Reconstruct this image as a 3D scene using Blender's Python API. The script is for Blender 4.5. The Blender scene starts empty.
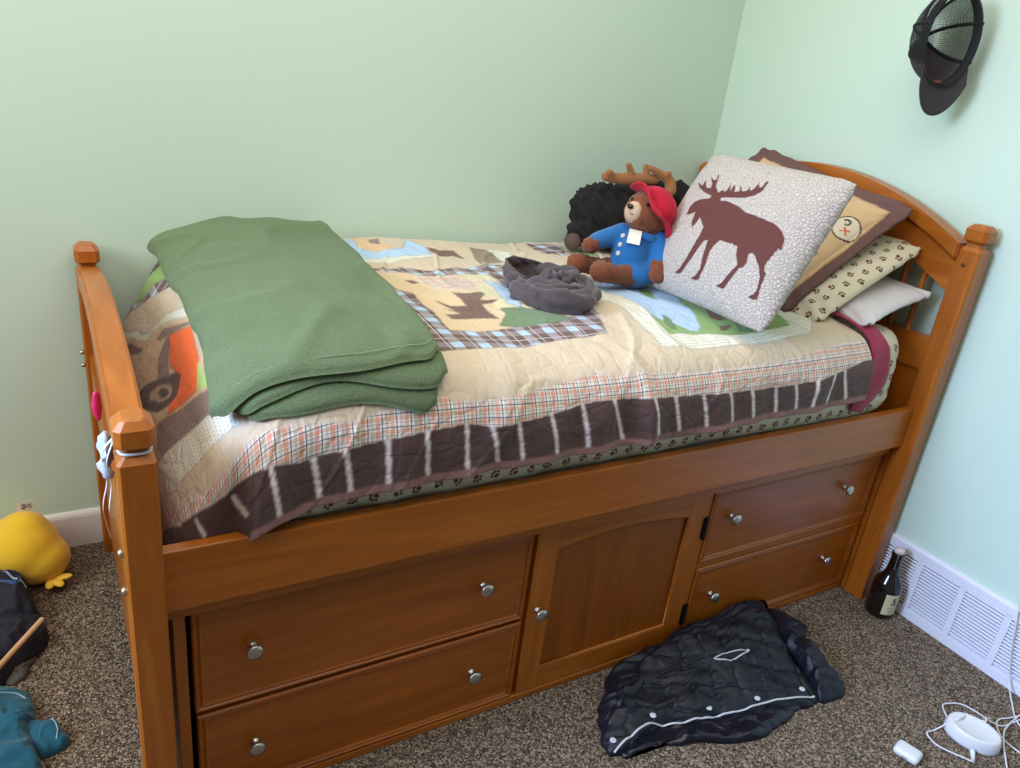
import bpy, bmesh, math, random
from mathutils import Vector, Matrix
import numpy as np
# cross-section of the quilt: (y, z) from the front hem over the mattress to the wall
_PC=np.array([(.020,.640),(.020,.70),(.021,.75),(.026,.79),(.040,.828),(.068,.858),(.11,.876),(.18,.888),(.32,.896),(.55,.899),(.8,.897),(.98,.893),(1.045,.876),(1.060,.84)])
# profile along the bed: (x, drop) from inside the footboard to the head end
_PX=np.array([(.072,.42),(.073,.34),(.077,.27),(.087,.222),(.104,.188),(.128,.145),(.150,.104),(.175,.062),(.203,.028),(.245,.004),(.35,-.018),(.55,-.012),(.8,.002),(1.2,.01),(1.6,.01),(1.9,.0)])
def _spl(P,n=400):
    from math import sqrt
    P=np.asarray(P,float); k=len(P)
    t=np.linspace(0,k-1,n); i=np.clip(t.astype(int),0,k-2); f=(t-i)[:,None]
    p0=P[np.clip(i-1,0,k-1)];p1=P[i];p2=P[i+1];p3=P[np.clip(i+2,0,k-1)]
    Q=.5*((2*p1)+(-p0+p2)*f+(2*p0-5*p1+4*p2-p3)*f**2+(-p0+3*p1-3*p2+p3)*f**3)
    s=np.concatenate([[0],np.cumsum(np.hypot(*(np.diff(Q,axis=0).T)))])
    return s,Q
_SC,_QC=_spl(_PC); _SX,_QX=_spl(_PX)
WMAX=_SC[-1]; UMAX=_SX[-1]
_rs=np.random.RandomState(5)
_G=_rs.rand(64,64)
def vnoise(x,y,seed=0):
    x=np.asarray(x,float)+seed*7.31; y=np.asarray(y,float)+seed*3.77
    xi=np.floor(x).astype(int);yi=np.floor(y).astype(int);fx=x-xi;fy=y-yi
    fx=fx*fx*fx*(fx*(fx*6-15)+10);fy=fy*fy*fy*(fy*(fy*6-15)+10)
    g=lambda a,b:_G[a%64,b%64]
    return (g(xi,yi)*(1-fx)+g(xi+1,yi)*fx)*(1-fy)+(g(xi,yi+1)*(1-fx)+g(xi+1,yi+1)*fx)*fy-.5
def fbm(x,y,seed=0,o=4):
    r=0;a=1
    for k in range(o):
        r=r+a*vnoise(x*2**k,y*2**k,seed+k); a*=.5
    return r
def sst(a,b,x):
    t=np.clip((x-a)/(b-a),0,1);return t*t*(3-2*t)
def quilt(u,w,detail=1.0):
    """cloth metres (u from the foot end, w up from the front hem) -> world point"""
    u=np.asarray(u,float);w=np.asarray(w,float)
    x=np.interp(u,_SX,_QX[:,0]);dr=np.interp(u,_SX,_QX[:,1])
    # hem rises towards the head: the cloth is cut off by shifting the section
    y=np.interp(w,_SC,_QC[:,0]);z=np.interp(w,_SC,_QC[:,1])
    low=1-sst(.10,.26,w)                     # 1 on the hanging part
    hemz=np.interp(x,[.07,.17,.21,.26,.35,.65,1.0,1.35,1.75],[.05,.045,.030,.020,.022,.042,.056,.062,.07])
    z=z+hemz*(1-sst(0,.2,w))
    # tucked inside the rail next to the foot post
    tuck=(1-sst(.165,.20,x))
    y=y+tuck*low*.038
    z=z-dr-tuck*low*.02
    # folds of the hanging side
    fold=(np.sin(x*31+2.2*np.sin(x*7))+.6*np.sin(x*57+1.3))*.0045*(1-sst(.05,.24,w))
    fold+=np.exp(-((x-.985-(.25-w)*.10)/.018)**2)*.012*(1-sst(.12,.42,w))
    fold+=np.exp(-((x-.60-(w)*.3)/.03)**2)*.010*(1-sst(.12,.36,w))
    fold=fold*(1-tuck)
    y=y-fold*low; z=z+fold*(1-low)*.8
    # soft unevenness of the top
    top=sst(.14,.3,w)
    wr=.010*fbm(x*4.5+w*1.5,w*5,3,3)+.006*vnoise(x*16+w*9,w*7,9)+.003*vnoise(x*30,w*24,4)
    ridge=np.maximum(0,1-np.abs(vnoise(x*7-w*3,w*4,11))*14)*.005
    wrk=(wr+ridge)*detail
    z=z+wrk*top; y=y-wrk*.5*(1-top)*(1-tuck)
    z=np.maximum(z,.52+.01*w)
    return np.stack([x,y,z],-1)
QUILT_PATCHES=[('tanblk', [(0.282, 0.895), (0.399, 0.704), (0.37, 0.365), (0.349, 0.34), (0.171, 0.466), (0.216, 0.657), (0.178, 1.134)]), ('dark', [(0.415, 1.191), (0.408, 1.119), (0.361, 1.184), (0.347, 1.212), (0.365, 1.208)]), ('green', [(0.408, 1.119), (0.411, 1.016), (0.344, 1.09), (0.306, 1.115), (0.254, 1.21), (0.259, 1.208), (0.285, 1.201), (0.342, 1.21)]), ('plaidb', [(0.411, 1.016), (0.401, 0.92), (0.344, 1.029), (0.225, 1.205), (0.225, 1.205), (0.252, 1.21), (0.306, 1.115), (0.344, 1.09)]), ('cream', [(0.195, 1.168), (0.28, 0.901), (0.342, 0.869), (0.401, 0.756), (0.401, 0.695), (0.342, 0.813), (0.29, 0.888), (0.268, 0.88), (0.178, 1.134)]), ('taupe', [(0.297, 0.8), (0.294, 0.825), (0.32, 0.817), (0.387, 0.693), (0.389, 0.676), (0.339, 0.741)]), ('taupe', [(0.318, 0.764), (0.33, 0.746), (0.294, 0.662), (0.29, 0.63), (0.256, 0.582), (0.24, 0.611), (0.275, 0.743)]), ('orange', [(0.33, 0.754), (0.389, 0.668), (0.38, 0.592), (0.373, 0.525), (0.342, 0.452), (0.249, 0.521), (0.273, 0.571), (0.309, 0.599), (0.299, 0.657)]), ('dark', [(0.166, 0.764), (0.197, 0.748), (0.23, 0.716), (0.271, 0.655), (0.309, 0.601), (0.32, 0.569), (0.287, 0.533), (0.254, 0.546), (0.225, 0.578), (0.197, 0.643), (0.173, 0.718)]), ('tanwheel', [(0.221, 0.683), (0.252, 0.657), (0.282, 0.607), (0.287, 0.58), (0.275, 0.561), (0.237, 0.601), (0.214, 0.657)]), ('dark', [(0.249, 0.638), (0.261, 0.626), (0.273, 0.599), (0.273, 0.582), (0.261, 0.586), (0.249, 0.605), (0.244, 0.624)]), ('brown', [(0.19, 1.056), (0.218, 0.989), (0.249, 0.88), (0.225, 0.909), (0.192, 0.985)]), ('lgreen', [(0.368, 0.523), (0.37, 0.393), (0.363, 0.426), (0.339, 0.454)]), ('taupe', [(0.249, 0.517), (0.361, 0.416), (0.363, 0.361), (0.349, 0.34), (0.211, 0.418), (0.192, 0.489), (0.216, 0.544)]), ('cream', [(0.337, 0.355), (0.356, 0.336), (0.406, 0.246), (0.218, 0.319), (0.171, 0.466)]), ('cream', [(0.171, 0.466), (0.218, 0.319), (0.216, 0.296), (0.109, 0.468)]), ('dark', [(0.413, 0.155), (0.403, 0.006), (0.351, 0.002), (0.0, 0.355), (0.0, 0.456), (0.083, 0.38), (0.204, 0.246), (0.261, 0.221), (0.351, 0.172)]), ('plaid', [(0.42, 0.206), (0.411, 0.151), (0.351, 0.172), (0.261, 0.221), (0.209, 0.252), (0.202, 0.281), (0.275, 0.233), (0.375, 0.206)]), ('plaid', [(0.09, 0.46), (0.206, 0.292), (0.204, 0.246), (0.09, 0.37), (0.0, 0.443)]), ('stripe', [(0.242, 0.223), (0.252, 0.214), (0.28, 0.158), (0.268, 0.166)]), ('stripe', [(0.358, 0.158), (0.373, 0.143), (0.401, 0.063), (0.394, 0.061)]), ('cream', [(0.862, 1.149), (0.902, 1.176), (0.911, 0.964), (1.058, 1.008), (1.094, 0.968), (0.928, 0.899), (0.845, 0.914)]), ('blue', [(0.888, 1.174), (0.916, 1.174), (0.895, 1.046), (0.937, 1.01), (1.023, 1.05), (1.073, 1.149), (1.104, 1.073), (1.089, 0.987), (1.011, 0.966), (0.897, 0.947), (0.85, 0.935)]), ('peach', [(0.911, 1.176), (0.98, 1.187), (0.956, 1.084), (0.999, 1.056), (0.966, 1.012), (0.914, 1.029), (0.899, 1.058)]), ('taupe', [(0.956, 1.142), (0.997, 1.166), (0.966, 1.071), (0.942, 1.084)]), ('brown', [(1.106, 1.073), (1.134, 1.04), (1.182, 1.052), (1.177, 0.966), (1.151, 0.995), (1.099, 0.97)]), ('taupe2', [(1.246, 1.077), (1.291, 1.061), (1.282, 0.924), (1.187, 0.895)]), ('cream', [(1.291, 1.061), (1.343, 1.056), (1.353, 0.947), (1.258, 0.827), (1.284, 0.922)]), ('plaidb', [(1.5, 1.17), (1.588, 1.096), (1.519, 0.968), (1.45, 1.008)]), ('green', [(1.576, 1.082), (1.652, 1.031), (1.638, 0.958), (1.571, 0.995)]), ('peachbg', [(0.833, 0.75), (0.892, 0.804), (0.994, 0.781), (1.158, 0.733), (1.108, 0.548), (1.054, 0.41), (0.918, 0.384), (0.85, 0.384), (0.864, 0.609), (0.843, 0.649)]), ('tanin', [(1.087, 0.783), (1.225, 0.851), (1.206, 0.662), (1.282, 0.468), (1.056, 0.414), (1.023, 0.489)]), ('plaidb', [(0.831, 0.823), (0.838, 0.752), (0.845, 0.645), (0.869, 0.62), (0.854, 0.395), (0.79, 0.302), (0.793, 0.344)]), ('plaidb', [(0.793, 0.326), (0.854, 0.395), (0.923, 0.393), (1.018, 0.414), (1.144, 0.431), (1.265, 0.485), (1.274, 0.468), (1.218, 0.351), (1.087, 0.34), (0.928, 0.317), (0.788, 0.298)]), ('plaidb', [(0.833, 0.823), (0.942, 0.867), (1.013, 0.823), (1.199, 0.888), (1.251, 0.89), (1.17, 0.674), (1.151, 0.701), (1.153, 0.802), (1.068, 0.8), (0.994, 0.781), (0.892, 0.804)]), ('plaidb', [(1.17, 0.674), (1.151, 0.701), (1.289, 0.561), (1.274, 0.468), (1.241, 0.452)]), ('blue', [(1.123, 0.762), (1.158, 0.689), (1.096, 0.519), (1.063, 0.533), (1.118, 0.689)]), ('plaid', [(0.93, 0.752), (1.049, 0.785), (1.101, 0.731), (1.035, 0.655), (0.968, 0.636), (0.935, 0.71)]), ('brown', [(0.899, 0.575), (0.926, 0.533), (0.959, 0.529), (0.966, 0.617), (0.987, 0.613), (1.009, 0.607), (1.051, 0.63), (1.047, 0.605), (1.006, 0.554), (1.054, 0.552), (1.032, 0.538), (0.999, 0.531), (0.999, 0.496), (1.004, 0.456), (0.971, 0.462), (0.935, 0.46), (0.888, 0.454), (0.888, 0.487), (0.926, 0.487), (0.892, 0.533), (0.921, 0.504)]), ('brown', [(0.899, 0.735), (0.918, 0.737), (0.928, 0.712), (0.909, 0.708)]), ('dgreen', [(1.032, 0.512), (1.096, 0.519), (1.163, 0.481), (1.184, 0.441), (1.137, 0.42), (1.044, 0.407), (0.985, 0.424), (1.032, 0.479)]), ('cream', [(1.45, 0.727), (1.343, 0.565), (1.353, 0.456), (1.331, 0.34), (1.317, 0.277), (1.405, 0.267), (1.68, 0.263), (1.816, 0.281), (1.861, 0.344), (1.766, 0.347), (1.666, 0.328), (1.562, 0.323), (1.393, 0.34), (1.407, 0.433), (1.438, 0.586), (1.403, 0.643)]), ('cream', [(1.607, 0.725), (1.699, 0.613), (1.816, 0.281), (1.882, 0.342), (2.07, 0.439), (1.896, 0.788)]), ('green', [(1.438, 0.586), (1.407, 0.433), (1.391, 0.338), (1.552, 0.313), (1.645, 0.307), (1.78, 0.326), (1.851, 0.498), (1.768, 0.649), (1.576, 0.685)]), ('blue', [(1.45, 0.731), (1.538, 0.821), (1.623, 0.655), (1.592, 0.613), (1.602, 0.552), (1.547, 0.424), (1.512, 0.365), (1.476, 0.336), (1.457, 0.347), (1.436, 0.393), (1.407, 0.433), (1.426, 0.571), (1.386, 0.624)]), ('dgreen2', [(1.531, 0.636), (1.564, 0.617), (1.519, 0.536), (1.502, 0.567)]), ('dgreen', [(1.448, 0.437), (1.452, 0.412), (1.426, 0.353), (1.412, 0.357), (1.422, 0.397)]), ('brown', [(1.619, 0.494), (1.645, 0.498), (1.652, 0.447), (1.628, 0.382), (1.583, 0.38), (1.576, 0.407), (1.607, 0.454)]), ('brown', [(1.564, 0.359), (1.602, 0.351), (1.571, 0.334), (1.552, 0.338)]), ('dgreen', [(1.623, 0.378), (1.638, 0.347), (1.638, 0.311), (1.6, 0.323)])]
PLAID_LOW=[(0.408, 0.155), (0.498, 0.116), (0.57, 0.113), (0.641, 0.12), (0.721, 0.13), (0.8, 0.137), (0.854, 0.122), (0.983, 0.137), (1.058, 0.158), (1.142, 0.162), (1.293, 0.149), (1.374, 0.143), (1.635, 0.126), (1.759, 0.132), (1.937, 0.176)]
PLAID_TOP=[(0.42, 0.206), (0.579, 0.164), (0.755, 0.195), (0.802, 0.183), (0.857, 0.183), (0.888, 0.183), (1.111, 0.225), (1.13, 0.214), (1.286, 0.21), (1.384, 0.202), (1.642, 0.206), (1.794, 0.221), (1.956, 0.233)]
STRIPES=[(0.446, 0.132, 0.463, 0.006), (0.52, 0.113, 0.536, 0.002), (0.574, 0.111, 0.586, 0.017), (0.648, 0.116, 0.653, 0.023), (0.721, 0.128, 0.729, 0.023), (0.8, 0.137, 0.807, 0.025), (0.854, 0.116, 0.876, 0.015), (0.909, 0.13, 0.928, 0.019), (0.987, 0.137, 1.009, 0.025), (1.063, 0.151, 1.085, 0.032), (1.139, 0.16, 1.177, 0.032), (1.239, 0.153, 1.267, 0.027), (1.305, 0.145, 1.331, 0.015), (1.386, 0.143, 1.407, 0.038), (1.467, 0.132, 1.495, 0.008), (1.54, 0.13, 1.562, 0.011), (1.626, 0.116, 1.645, 0.0), (1.687, 0.13, 1.711, 0.0), (1.761, 0.132, 1.761, 0.011), (1.827, 0.147, 1.82, 0.021), (1.861, 0.172, 1.887, 0.032)]
J_BODY=[(1.652, 0.106), (1.613, -0.002), (1.561, -0.123), (1.524, -0.242), (1.354, -0.212), (1.208, -0.186), (1.062, -0.152), (0.934, -0.167), (0.934, -0.103), (1.025, -0.036), (1.127, 0.023), (1.317, 0.074), (1.469, 0.093)]
J_SLEEVE=[(1.648, 0.079), (1.701, -0.018), (1.629, -0.108), (1.616, -0.242), (1.529, -0.249), (1.535, -0.2), (1.552, -0.129), (1.57, -0.032)]
J_CUFF=[(0.95, -0.066), (1.006, -0.006), (1.073, 0.046), (1.154, 0.059), (1.265, 0.078), (1.242, 0.026), (1.116, -0.053), (0.971, -0.139), (0.947, -0.106)]
J_FLAP=[(0.952, -0.151), (1.095, -0.122), (1.247, -0.154), (1.395, -0.183), (1.549, -0.219), (1.447, -0.241), (1.336, -0.26), (1.254, -0.257), (1.136, -0.214), (1.076, -0.194), (1.044, -0.161), (0.96, -0.182)]
J_ZIP=[(0.923, -0.18), (0.982, -0.17), (1.046, -0.164), (1.12, -0.183), (1.196, -0.197), (1.269, -0.212), (1.338, -0.221), (1.416, -0.237), (1.504, -0.254)]
J_SNAPS=[(0.935, -0.163), (1.058, -0.152), (1.205, -0.186), (1.343, -0.212), (1.488, -0.231)]
J_POCKET=[(1.293, -0.071), (1.352, -0.072), (1.43, -0.084), (1.348, -0.094)]
NAVY_A=[(-0.335, 1.087), (-0.244, 0.995), (-0.204, 0.925), (-0.186, 0.865), (-0.17, 0.807), (-0.162, 0.763), (-0.189, 0.738), (-0.239, 0.732), (-0.318, 0.752)]
NAVY_B=[(-0.327, 0.88), (-0.243, 0.835), (-0.18, 0.83), (-0.15, 0.721), (-0.149, 0.667), (-0.182, 0.623), (-0.22, 0.584), (-0.257, 0.56), (-0.322, 0.588)]
GREYB=[(-0.232, 0.613), (-0.213, 0.65), (-0.183, 0.692), (-0.177, 0.653), (-0.182, 0.591), (-0.203, 0.56), (-0.226, 0.563)]
TEAL=[(-0.32, 0.556), (-0.238, 0.553), (-0.205, 0.529), (-0.179, 0.474), (-0.174, 0.426), (-0.187, 0.403), (-0.18, 0.336), (-0.16, 0.224), (-0.232, 0.198), (-0.303, 0.254)]
TEAL_S=[(-0.199, 0.418), (-0.166, 0.416), (-0.134, 0.407), (-0.117, 0.359), (-0.12, 0.333), (-0.147, 0.325), (-0.168, 0.321), (-0.188, 0.349)]
STICK=[(-0.284, 0.451), (-0.161, 0.663)]
CORD=[(-0.183, 0.635), (-0.167, 0.646), (-0.161, 0.672), (-0.162, 0.711), (-0.17, 0.729)]
PUCK=[(1.783, -0.485), (1.763, -0.429), (1.801, -0.542), (1.882, -0.477), (1.691, -0.499)]
EARB=[(1.585, -0.45), (1.576, -0.421), (1.59, -0.478), (1.625, -0.44), (1.541, -0.459)]
CABA=[(1.726, -0.521), (1.708, -0.529), (1.684, -0.471), (1.686, -0.443), (1.697, -0.428), (1.724, -0.432), (1.799, -0.452), (1.822, -0.452), (1.835, -0.436), (1.857, -0.449), (1.884, -0.468), (1.904, -0.47)]
CABB=[(1.807, -0.42), (1.816, -0.396), (1.835, -0.389), (1.875, -0.406), (1.889, -0.438), (1.896, -0.487), (1.923, -0.503), (2.021, -0.51)]
CABC=[(2.197, -0.368), (2.102, -0.411), (1.97, -0.498), (1.952, -0.533)]
CABD=[(2.045, -0.51), (1.956, -0.493), (1.92, -0.484), (1.894, -0.493), (1.864, -0.528), (1.862, -0.592)]
CABE=[(2.047, -0.496), (1.922, -0.506), (1.861, -0.527), (1.762, -0.593)]
CABWALL=[(-0.343, 0.367), (-0.378, 0.233), (-0.398, 0.133), (-0.42, 0.059)]
VENT_Y=[(-0.008, 0.118), (-0.102, 0.055), (-0.111, 0.182), (-0.229, 0.181), (-0.357, 0.185), (-0.048, 0.053)]
FOOTARC=[(0.975, 0.837), (0.554, 0.884), (0.356, 0.852), (0.263, 0.793)]
MOOSE=[(-0.1238, -0.0077), (-0.1312, 0.0133), (-0.127, 0.0302), (-0.1096, 0.0405), (-0.0772, 0.0484), (-0.0804, 0.0561), (-0.1146, 0.0622), (-0.1455, 0.0737), (-0.1701, 0.0906), (-0.1396, 0.0799), (-0.1418, 0.0975), (-0.118, 0.0761), (-0.1012, 0.0754), (-0.1069, 0.0891), (-0.1333, 0.1103), (-0.1108, 0.1005), (-0.1039, 0.1045), (-0.1161, 0.1215), (-0.1066, 0.1164), (-0.0944, 0.0968), (-0.0873, 0.0832), (-0.0633, 0.0675), (-0.0562, 0.0745), (-0.0527, 0.0781), (-0.0439, 0.0714), (-0.0412, 0.0833), (-0.0461, 0.0997), (-0.0288, 0.0775), (-0.0338, 0.0964), (-0.0265, 0.0951), (-0.0161, 0.0792), (-0.0041, 0.083), (-0.0133, 0.101), (0.0034, 0.0848), (0.0163, 0.0907), (0.0136, 0.1044), (0.0248, 0.091), (0.0293, 0.0995), (0.0289, 0.1201), (0.0415, 0.1055), (0.0464, 0.1097), (0.0429, 0.1299), (0.051, 0.1289), (0.0565, 0.1008), (0.0473, 0.0844), (0.024, 0.0704), (-0.0112, 0.0621), (-0.0403, 0.0556), (-0.0401, 0.0475), (-0.0143, 0.0506), (0.0225, 0.046), (0.0494, 0.0372), (0.0948, 0.035), (0.1418, 0.0318), (0.164, 0.0217), (0.177, 0.0087), (0.1811, -0.0085), (0.1833, -0.0179), (0.1757, -0.0162), (0.1734, -0.0367), (0.17, -0.0621), (0.1743, -0.0741), (0.1816, -0.0797), (0.1843, -0.1059), (0.1896, -0.1391), (0.1808, -0.1442), (0.1683, -0.1424), (0.1773, -0.1319), (0.1793, -0.1176), (0.1734, -0.0931), (0.1596, -0.0718), (0.1387, -0.0523), (0.1293, -0.0489), (0.1223, -0.0539), (0.1299, -0.0748), (0.1272, -0.0874), (0.1198, -0.0925), (0.1128, -0.1176), (0.1043, -0.1442), (0.0981, -0.1491), (0.0775, -0.1482), (0.0917, -0.1354), (0.102, -0.1078), (0.111, -0.0864), (0.0956, -0.0682), (0.0854, -0.0475), (0.0684, -0.0454), (0.0464, -0.047), (0.031, -0.0463), (0.0219, -0.0636), (0.0186, -0.0815), (0.0236, -0.1038), (0.0243, -0.1264), (0.0199, -0.1493), (0.0092, -0.1541), (-0.0063, -0.153), (0.0069, -0.1419), (0.0139, -0.1247), (0.0052, -0.0994), (-0.0004, -0.072), (-0.0038, -0.0555), (-0.0146, -0.0608), (-0.0193, -0.0818), (-0.0254, -0.1073), (-0.0359, -0.1352), (-0.0449, -0.1519), (-0.0682, -0.1547), (-0.0532, -0.1416), (-0.0428, -0.1117), (-0.039, -0.0769), (-0.0365, -0.0486), (-0.0386, -0.0286), (-0.061, -0.0127), (-0.0695, -0.0065), (-0.0702, -0.0226), (-0.0754, -0.0378), (-0.0886, -0.0235), (-0.0964, 0.0045), (-0.1087, -0.0028)]
SH_OVAL=[(0.2086, 0.0692)]
SH_PTS=[(0.1835, 0.1041), (0.228, 0.0853), (0.2297, 0.0403), (0.1996, 0.0366), (0.2373, -0.0716), (0.2552, 0.1807), (0.2852, -0.24), (0.1415, 0.1692)]
WORLD = .17
EXPO = 0.20
def LIGHTS():
    area('window_light', (-1.9, .10, 2.05), (.8, .20, .75), 1.4, 1.2, 38, (.98, 1.0, .96))
    area('window_sky_light', (-2.25, -.10, 1.85), (2.05, -.80, .20), 1.2, 1.0, 17, (.34, .54, 1.0), 56)
    area('ceiling_bounce', (.4, -.1, 2.4), (.4, -.1, 0), 2.6, 1.8, 32, (1.0, .97, .91))
random.seed(3)
C = bpy.context.scene.collection
PI = math.pi
# ------------------------------------------------------------------ helpers
def srgb(r, g, b):
    f = lambda c: (c/255/12.92) if c/255 <= .04045 else ((c/255+.055)/1.055)**2.4
    return (f(r), f(g), f(b))

class NT:
    """tiny node helper"""
    def __init__(s, name):
        s.m = bpy.data.materials.new(name); s.m.use_nodes = True
        s.t = s.m.node_tree; s.n = s.t.nodes; s.n.clear()
        s.out = s.n.new('ShaderNodeOutputMaterial'); s.p = s.n.new('ShaderNodeBsdfPrincipled')
        s.t.links.new(s.p.outputs[0], s.out.inputs[0])
    def put(s, sock, v):
        if isinstance(v, bpy.types.NodeSocket): s.t.links.new(v, sock)
        elif isinstance(v, (tuple, list)) and len(v) == 3 and sock.type == 'RGBA': sock.default_value = (*v, 1)
        else: sock.default_value = v
    def set(s, **k):
        for a, v in k.items(): s.put(s.p.inputs[a.replace('_', ' ')], v)
        return s
    def math(s, op, a, b=0, c=0):
        n = s.n.new('ShaderNodeMath'); n.operation = op
        s.put(n.inputs[0], a); s.put(n.inputs[1], b); s.put(n.inputs[2], c); return n.outputs[0]
    def mix(s, f, a, b, mode='MIX'):
        n = s.n.new('ShaderNodeMix'); n.data_type = 'RGBA'; n.blend_type = mode
        s.put(n.inputs[0], f); s.put(n.inputs[6], a); s.put(n.inputs[7], b); return n.outputs[2]
    def coord(s, which='Object'):
        return s.n.new('ShaderNodeTexCoord').outputs[which]
    def mapping(s, v, scale=(1, 1, 1), rot=(0, 0, 0), loc=(0, 0, 0)):
        n = s.n.new('ShaderNodeMapping'); s.put(n.inputs[0], v)
        n.inputs[3].default_value = scale; n.inputs[2].default_value = rot; n.inputs[1].default_value = loc
        return n.outputs[0]
    def noise(s, v, scale, detail=3, rough=.5, dist=0, out=0):
        n = s.n.new('ShaderNodeTexNoise'); s.put(n.inputs['Vector'], v)
        n.inputs['Scale'].default_value = scale; n.inputs['Detail'].default_value = detail
        n.inputs['Roughness'].default_value = rough; n.inputs['Distortion'].default_value = dist
        return n.outputs[out]
    def voro(s, v, scale, feature='F1', rnd=1, out='Distance'):
        n = s.n.new('ShaderNodeTexVoronoi'); n.feature = feature; s.put(n.inputs['Vector'], v)
        n.inputs['Scale'].default_value = scale; n.inputs['Randomness'].default_value = rnd
        return n.outputs[out]
    def ramp(s, f, stops):
        n = s.n.new('ShaderNodeValToRGB'); s.put(n.inputs[0], f)
        e = n.color_ramp.elements
        while len(e) < len(stops): e.new(.5)
        for i, (p, c) in enumerate(stops): e[i].position = p; e[i].color = (*c, 1)
        return n.outputs[0]
    def bump(s, h, strength=.5, dist=.002, nrm=None):
        n = s.n.new('ShaderNodeBump'); n.inputs['Strength'].default_value = strength
        n.inputs['Distance'].default_value = dist; s.put(n.inputs['Height'], h)
        if nrm: s.put(n.inputs['Normal'], nrm)
        return n.outputs[0]
    def sep(s, v):
        n = s.n.new('ShaderNodeSeparateXYZ'); s.put(n.inputs[0], v); return n.outputs
    def attr(s, name, out='Color'):
        n = s.n.new('ShaderNodeAttribute'); n.attribute_name = name; return n.outputs[out]
    def band(s, x, period, width, off=0):
        f = s.math('FRACT', s.math('ADD', s.math('DIVIDE', x, period), off))
        return s.math('LESS_THAN', s.math('ABSOLUTE', s.math('SUBTRACT', f, .5)), width/period/2)

def plain(name, col, rough=.6, metal=0, bump=0, bscale=200, sheen=0, var=0, **k):
    t = NT(name); o = t.coord()
    base = col
    if var:
        base = t.mix(t.noise(o, 9, 4), tuple(c*(1-var) for c in col), tuple(min(1, c*(1+var)) for c in col))
    t.set(Base_Color=base, Roughness=rough, Metallic=metal)
    if sheen: t.set(Sheen_Weight=sheen, Sheen_Roughness=.5)
    if bump: t.set(Normal=t.bump(t.noise(o, bscale, 3, .6), bump, .003))
    for a, v in k.items(): t.put(t.p.inputs[a.replace('_', ' ')], v)
    return t.m

def wood(name, axis, dark=1.0):
    t = NT(name); o = t.coord()
    sc = [14, 14, 14]; sc[axis] = 1.1
    v = t.mapping(o, tuple(sc))
    n1 = t.noise(v, 2.2, 5, .6, 1.2); n2 = t.noise(t.mapping(o, tuple(c*6 for c in sc)), 3, 3, .6)
    n3 = t.noise(o, 2.5, 2)
    c = t.ramp(n1, [(.25, srgb(142, 72, 11)), (.5, srgb(173, 95, 22)), (.75, srgb(199, 120, 43))])
    c = t.mix(t.math('MULTIPLY', n2, .5), c, srgb(142, 76, 10))
    c = t.mix(t.math('MULTIPLY', n3, .5), c, srgb(176, 97, 22))
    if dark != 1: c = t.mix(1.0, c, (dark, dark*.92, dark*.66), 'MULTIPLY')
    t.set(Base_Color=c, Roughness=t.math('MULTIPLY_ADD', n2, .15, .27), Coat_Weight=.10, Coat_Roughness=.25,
          Normal=t.bump(n2, .08, .001))
    return t.m

def link(name, me, mat, parent=None, smooth=True):
    o = bpy.data.objects.new(name, me); C.objects.link(o)
    if mat is not None:
        me.materials.clear(); me.materials.append(mat)
    if smooth is not None:
        for p in me.polygons: p.use_smooth = bool(smooth)
    if parent:
        o.parent = parent
        l = world_loc(parent)
        if l.length > 0: me.transform(Matrix.Translation(-l))
    return o
def world_loc(o):
    l = Vector((0, 0, 0))
    while o: l = l + o.location; o = o.parent
    return l
def tag(o, label, cat=None, group=None, kind=None):
    if label: o['label'] = label
    if cat: o['category'] = cat
    if group: o['group'] = group
    if kind: o['kind'] = kind
    return o
def thing(name, label, cat, loc, group=None):
    o = bpy.data.objects.new(name, None); C.objects.link(o); o.location = loc
    o.empty_display_size = .05
    return tag(o, label, cat, group)
def mesh(vs, fs):
    me = bpy.data.meshes.new('m'); me.from_pydata([tuple(map(float, v)) for v in vs], [], fs); me.validate(); me.update(); return me
def grid_faces(n, m, cn=False, cm=False, flip=False):
    i, j = np.meshgrid(np.arange(n if cn else n-1), np.arange(m if cm else m-1), indexing='ij')
    i2 = (i+1) % n; j2 = (j+1) % m
    f = np.stack([i*m+j, i2*m+j, i2*m+j2, i*m+j2], -1).reshape(-1, 4)
    return f[:, ::-1] if flip else f
def npmesh(V, F):
    V = np.asarray(V, np.float32).reshape(-1, 3); F = np.asarray(F, np.int32)
    me = bpy.data.meshes.new('m'); me.vertices.add(len(V)); me.vertices.foreach_set('co', V.ravel())
    me.loops.add(F.size); me.loops.foreach_set('vertex_index', F.ravel())
    me.polygons.add(len(F)); me.polygons.foreach_set('loop_start', np.arange(len(F), dtype=np.int32)*4)
    me.polygons.foreach_set('use_smooth', np.ones(len(F), bool))
    me.update(calc_edges=True); me.validate(); return me
def setcol(me, name, col):
    a = me.color_attributes.new(name, 'FLOAT_COLOR', 'POINT')
    c = np.ones((len(me.vertices), 4), np.float32); c[:, :col.shape[1]] = col
    a.data.foreach_set('color', c.ravel())
def setuv(me, uv):
    l = np.zeros(len(me.loops), np.int32); me.loops.foreach_get('vertex_index', l)
    u = me.uv_layers.new(name='UVMap'); u.data.foreach_set('uv', np.asarray(uv, np.float32)[l].ravel())
def bm2me(bm):
    me = bpy.data.meshes.new('m'); bmesh.ops.recalc_face_normals(bm, faces=bm.faces); bm.to_mesh(me); bm.free(); return me
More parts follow.
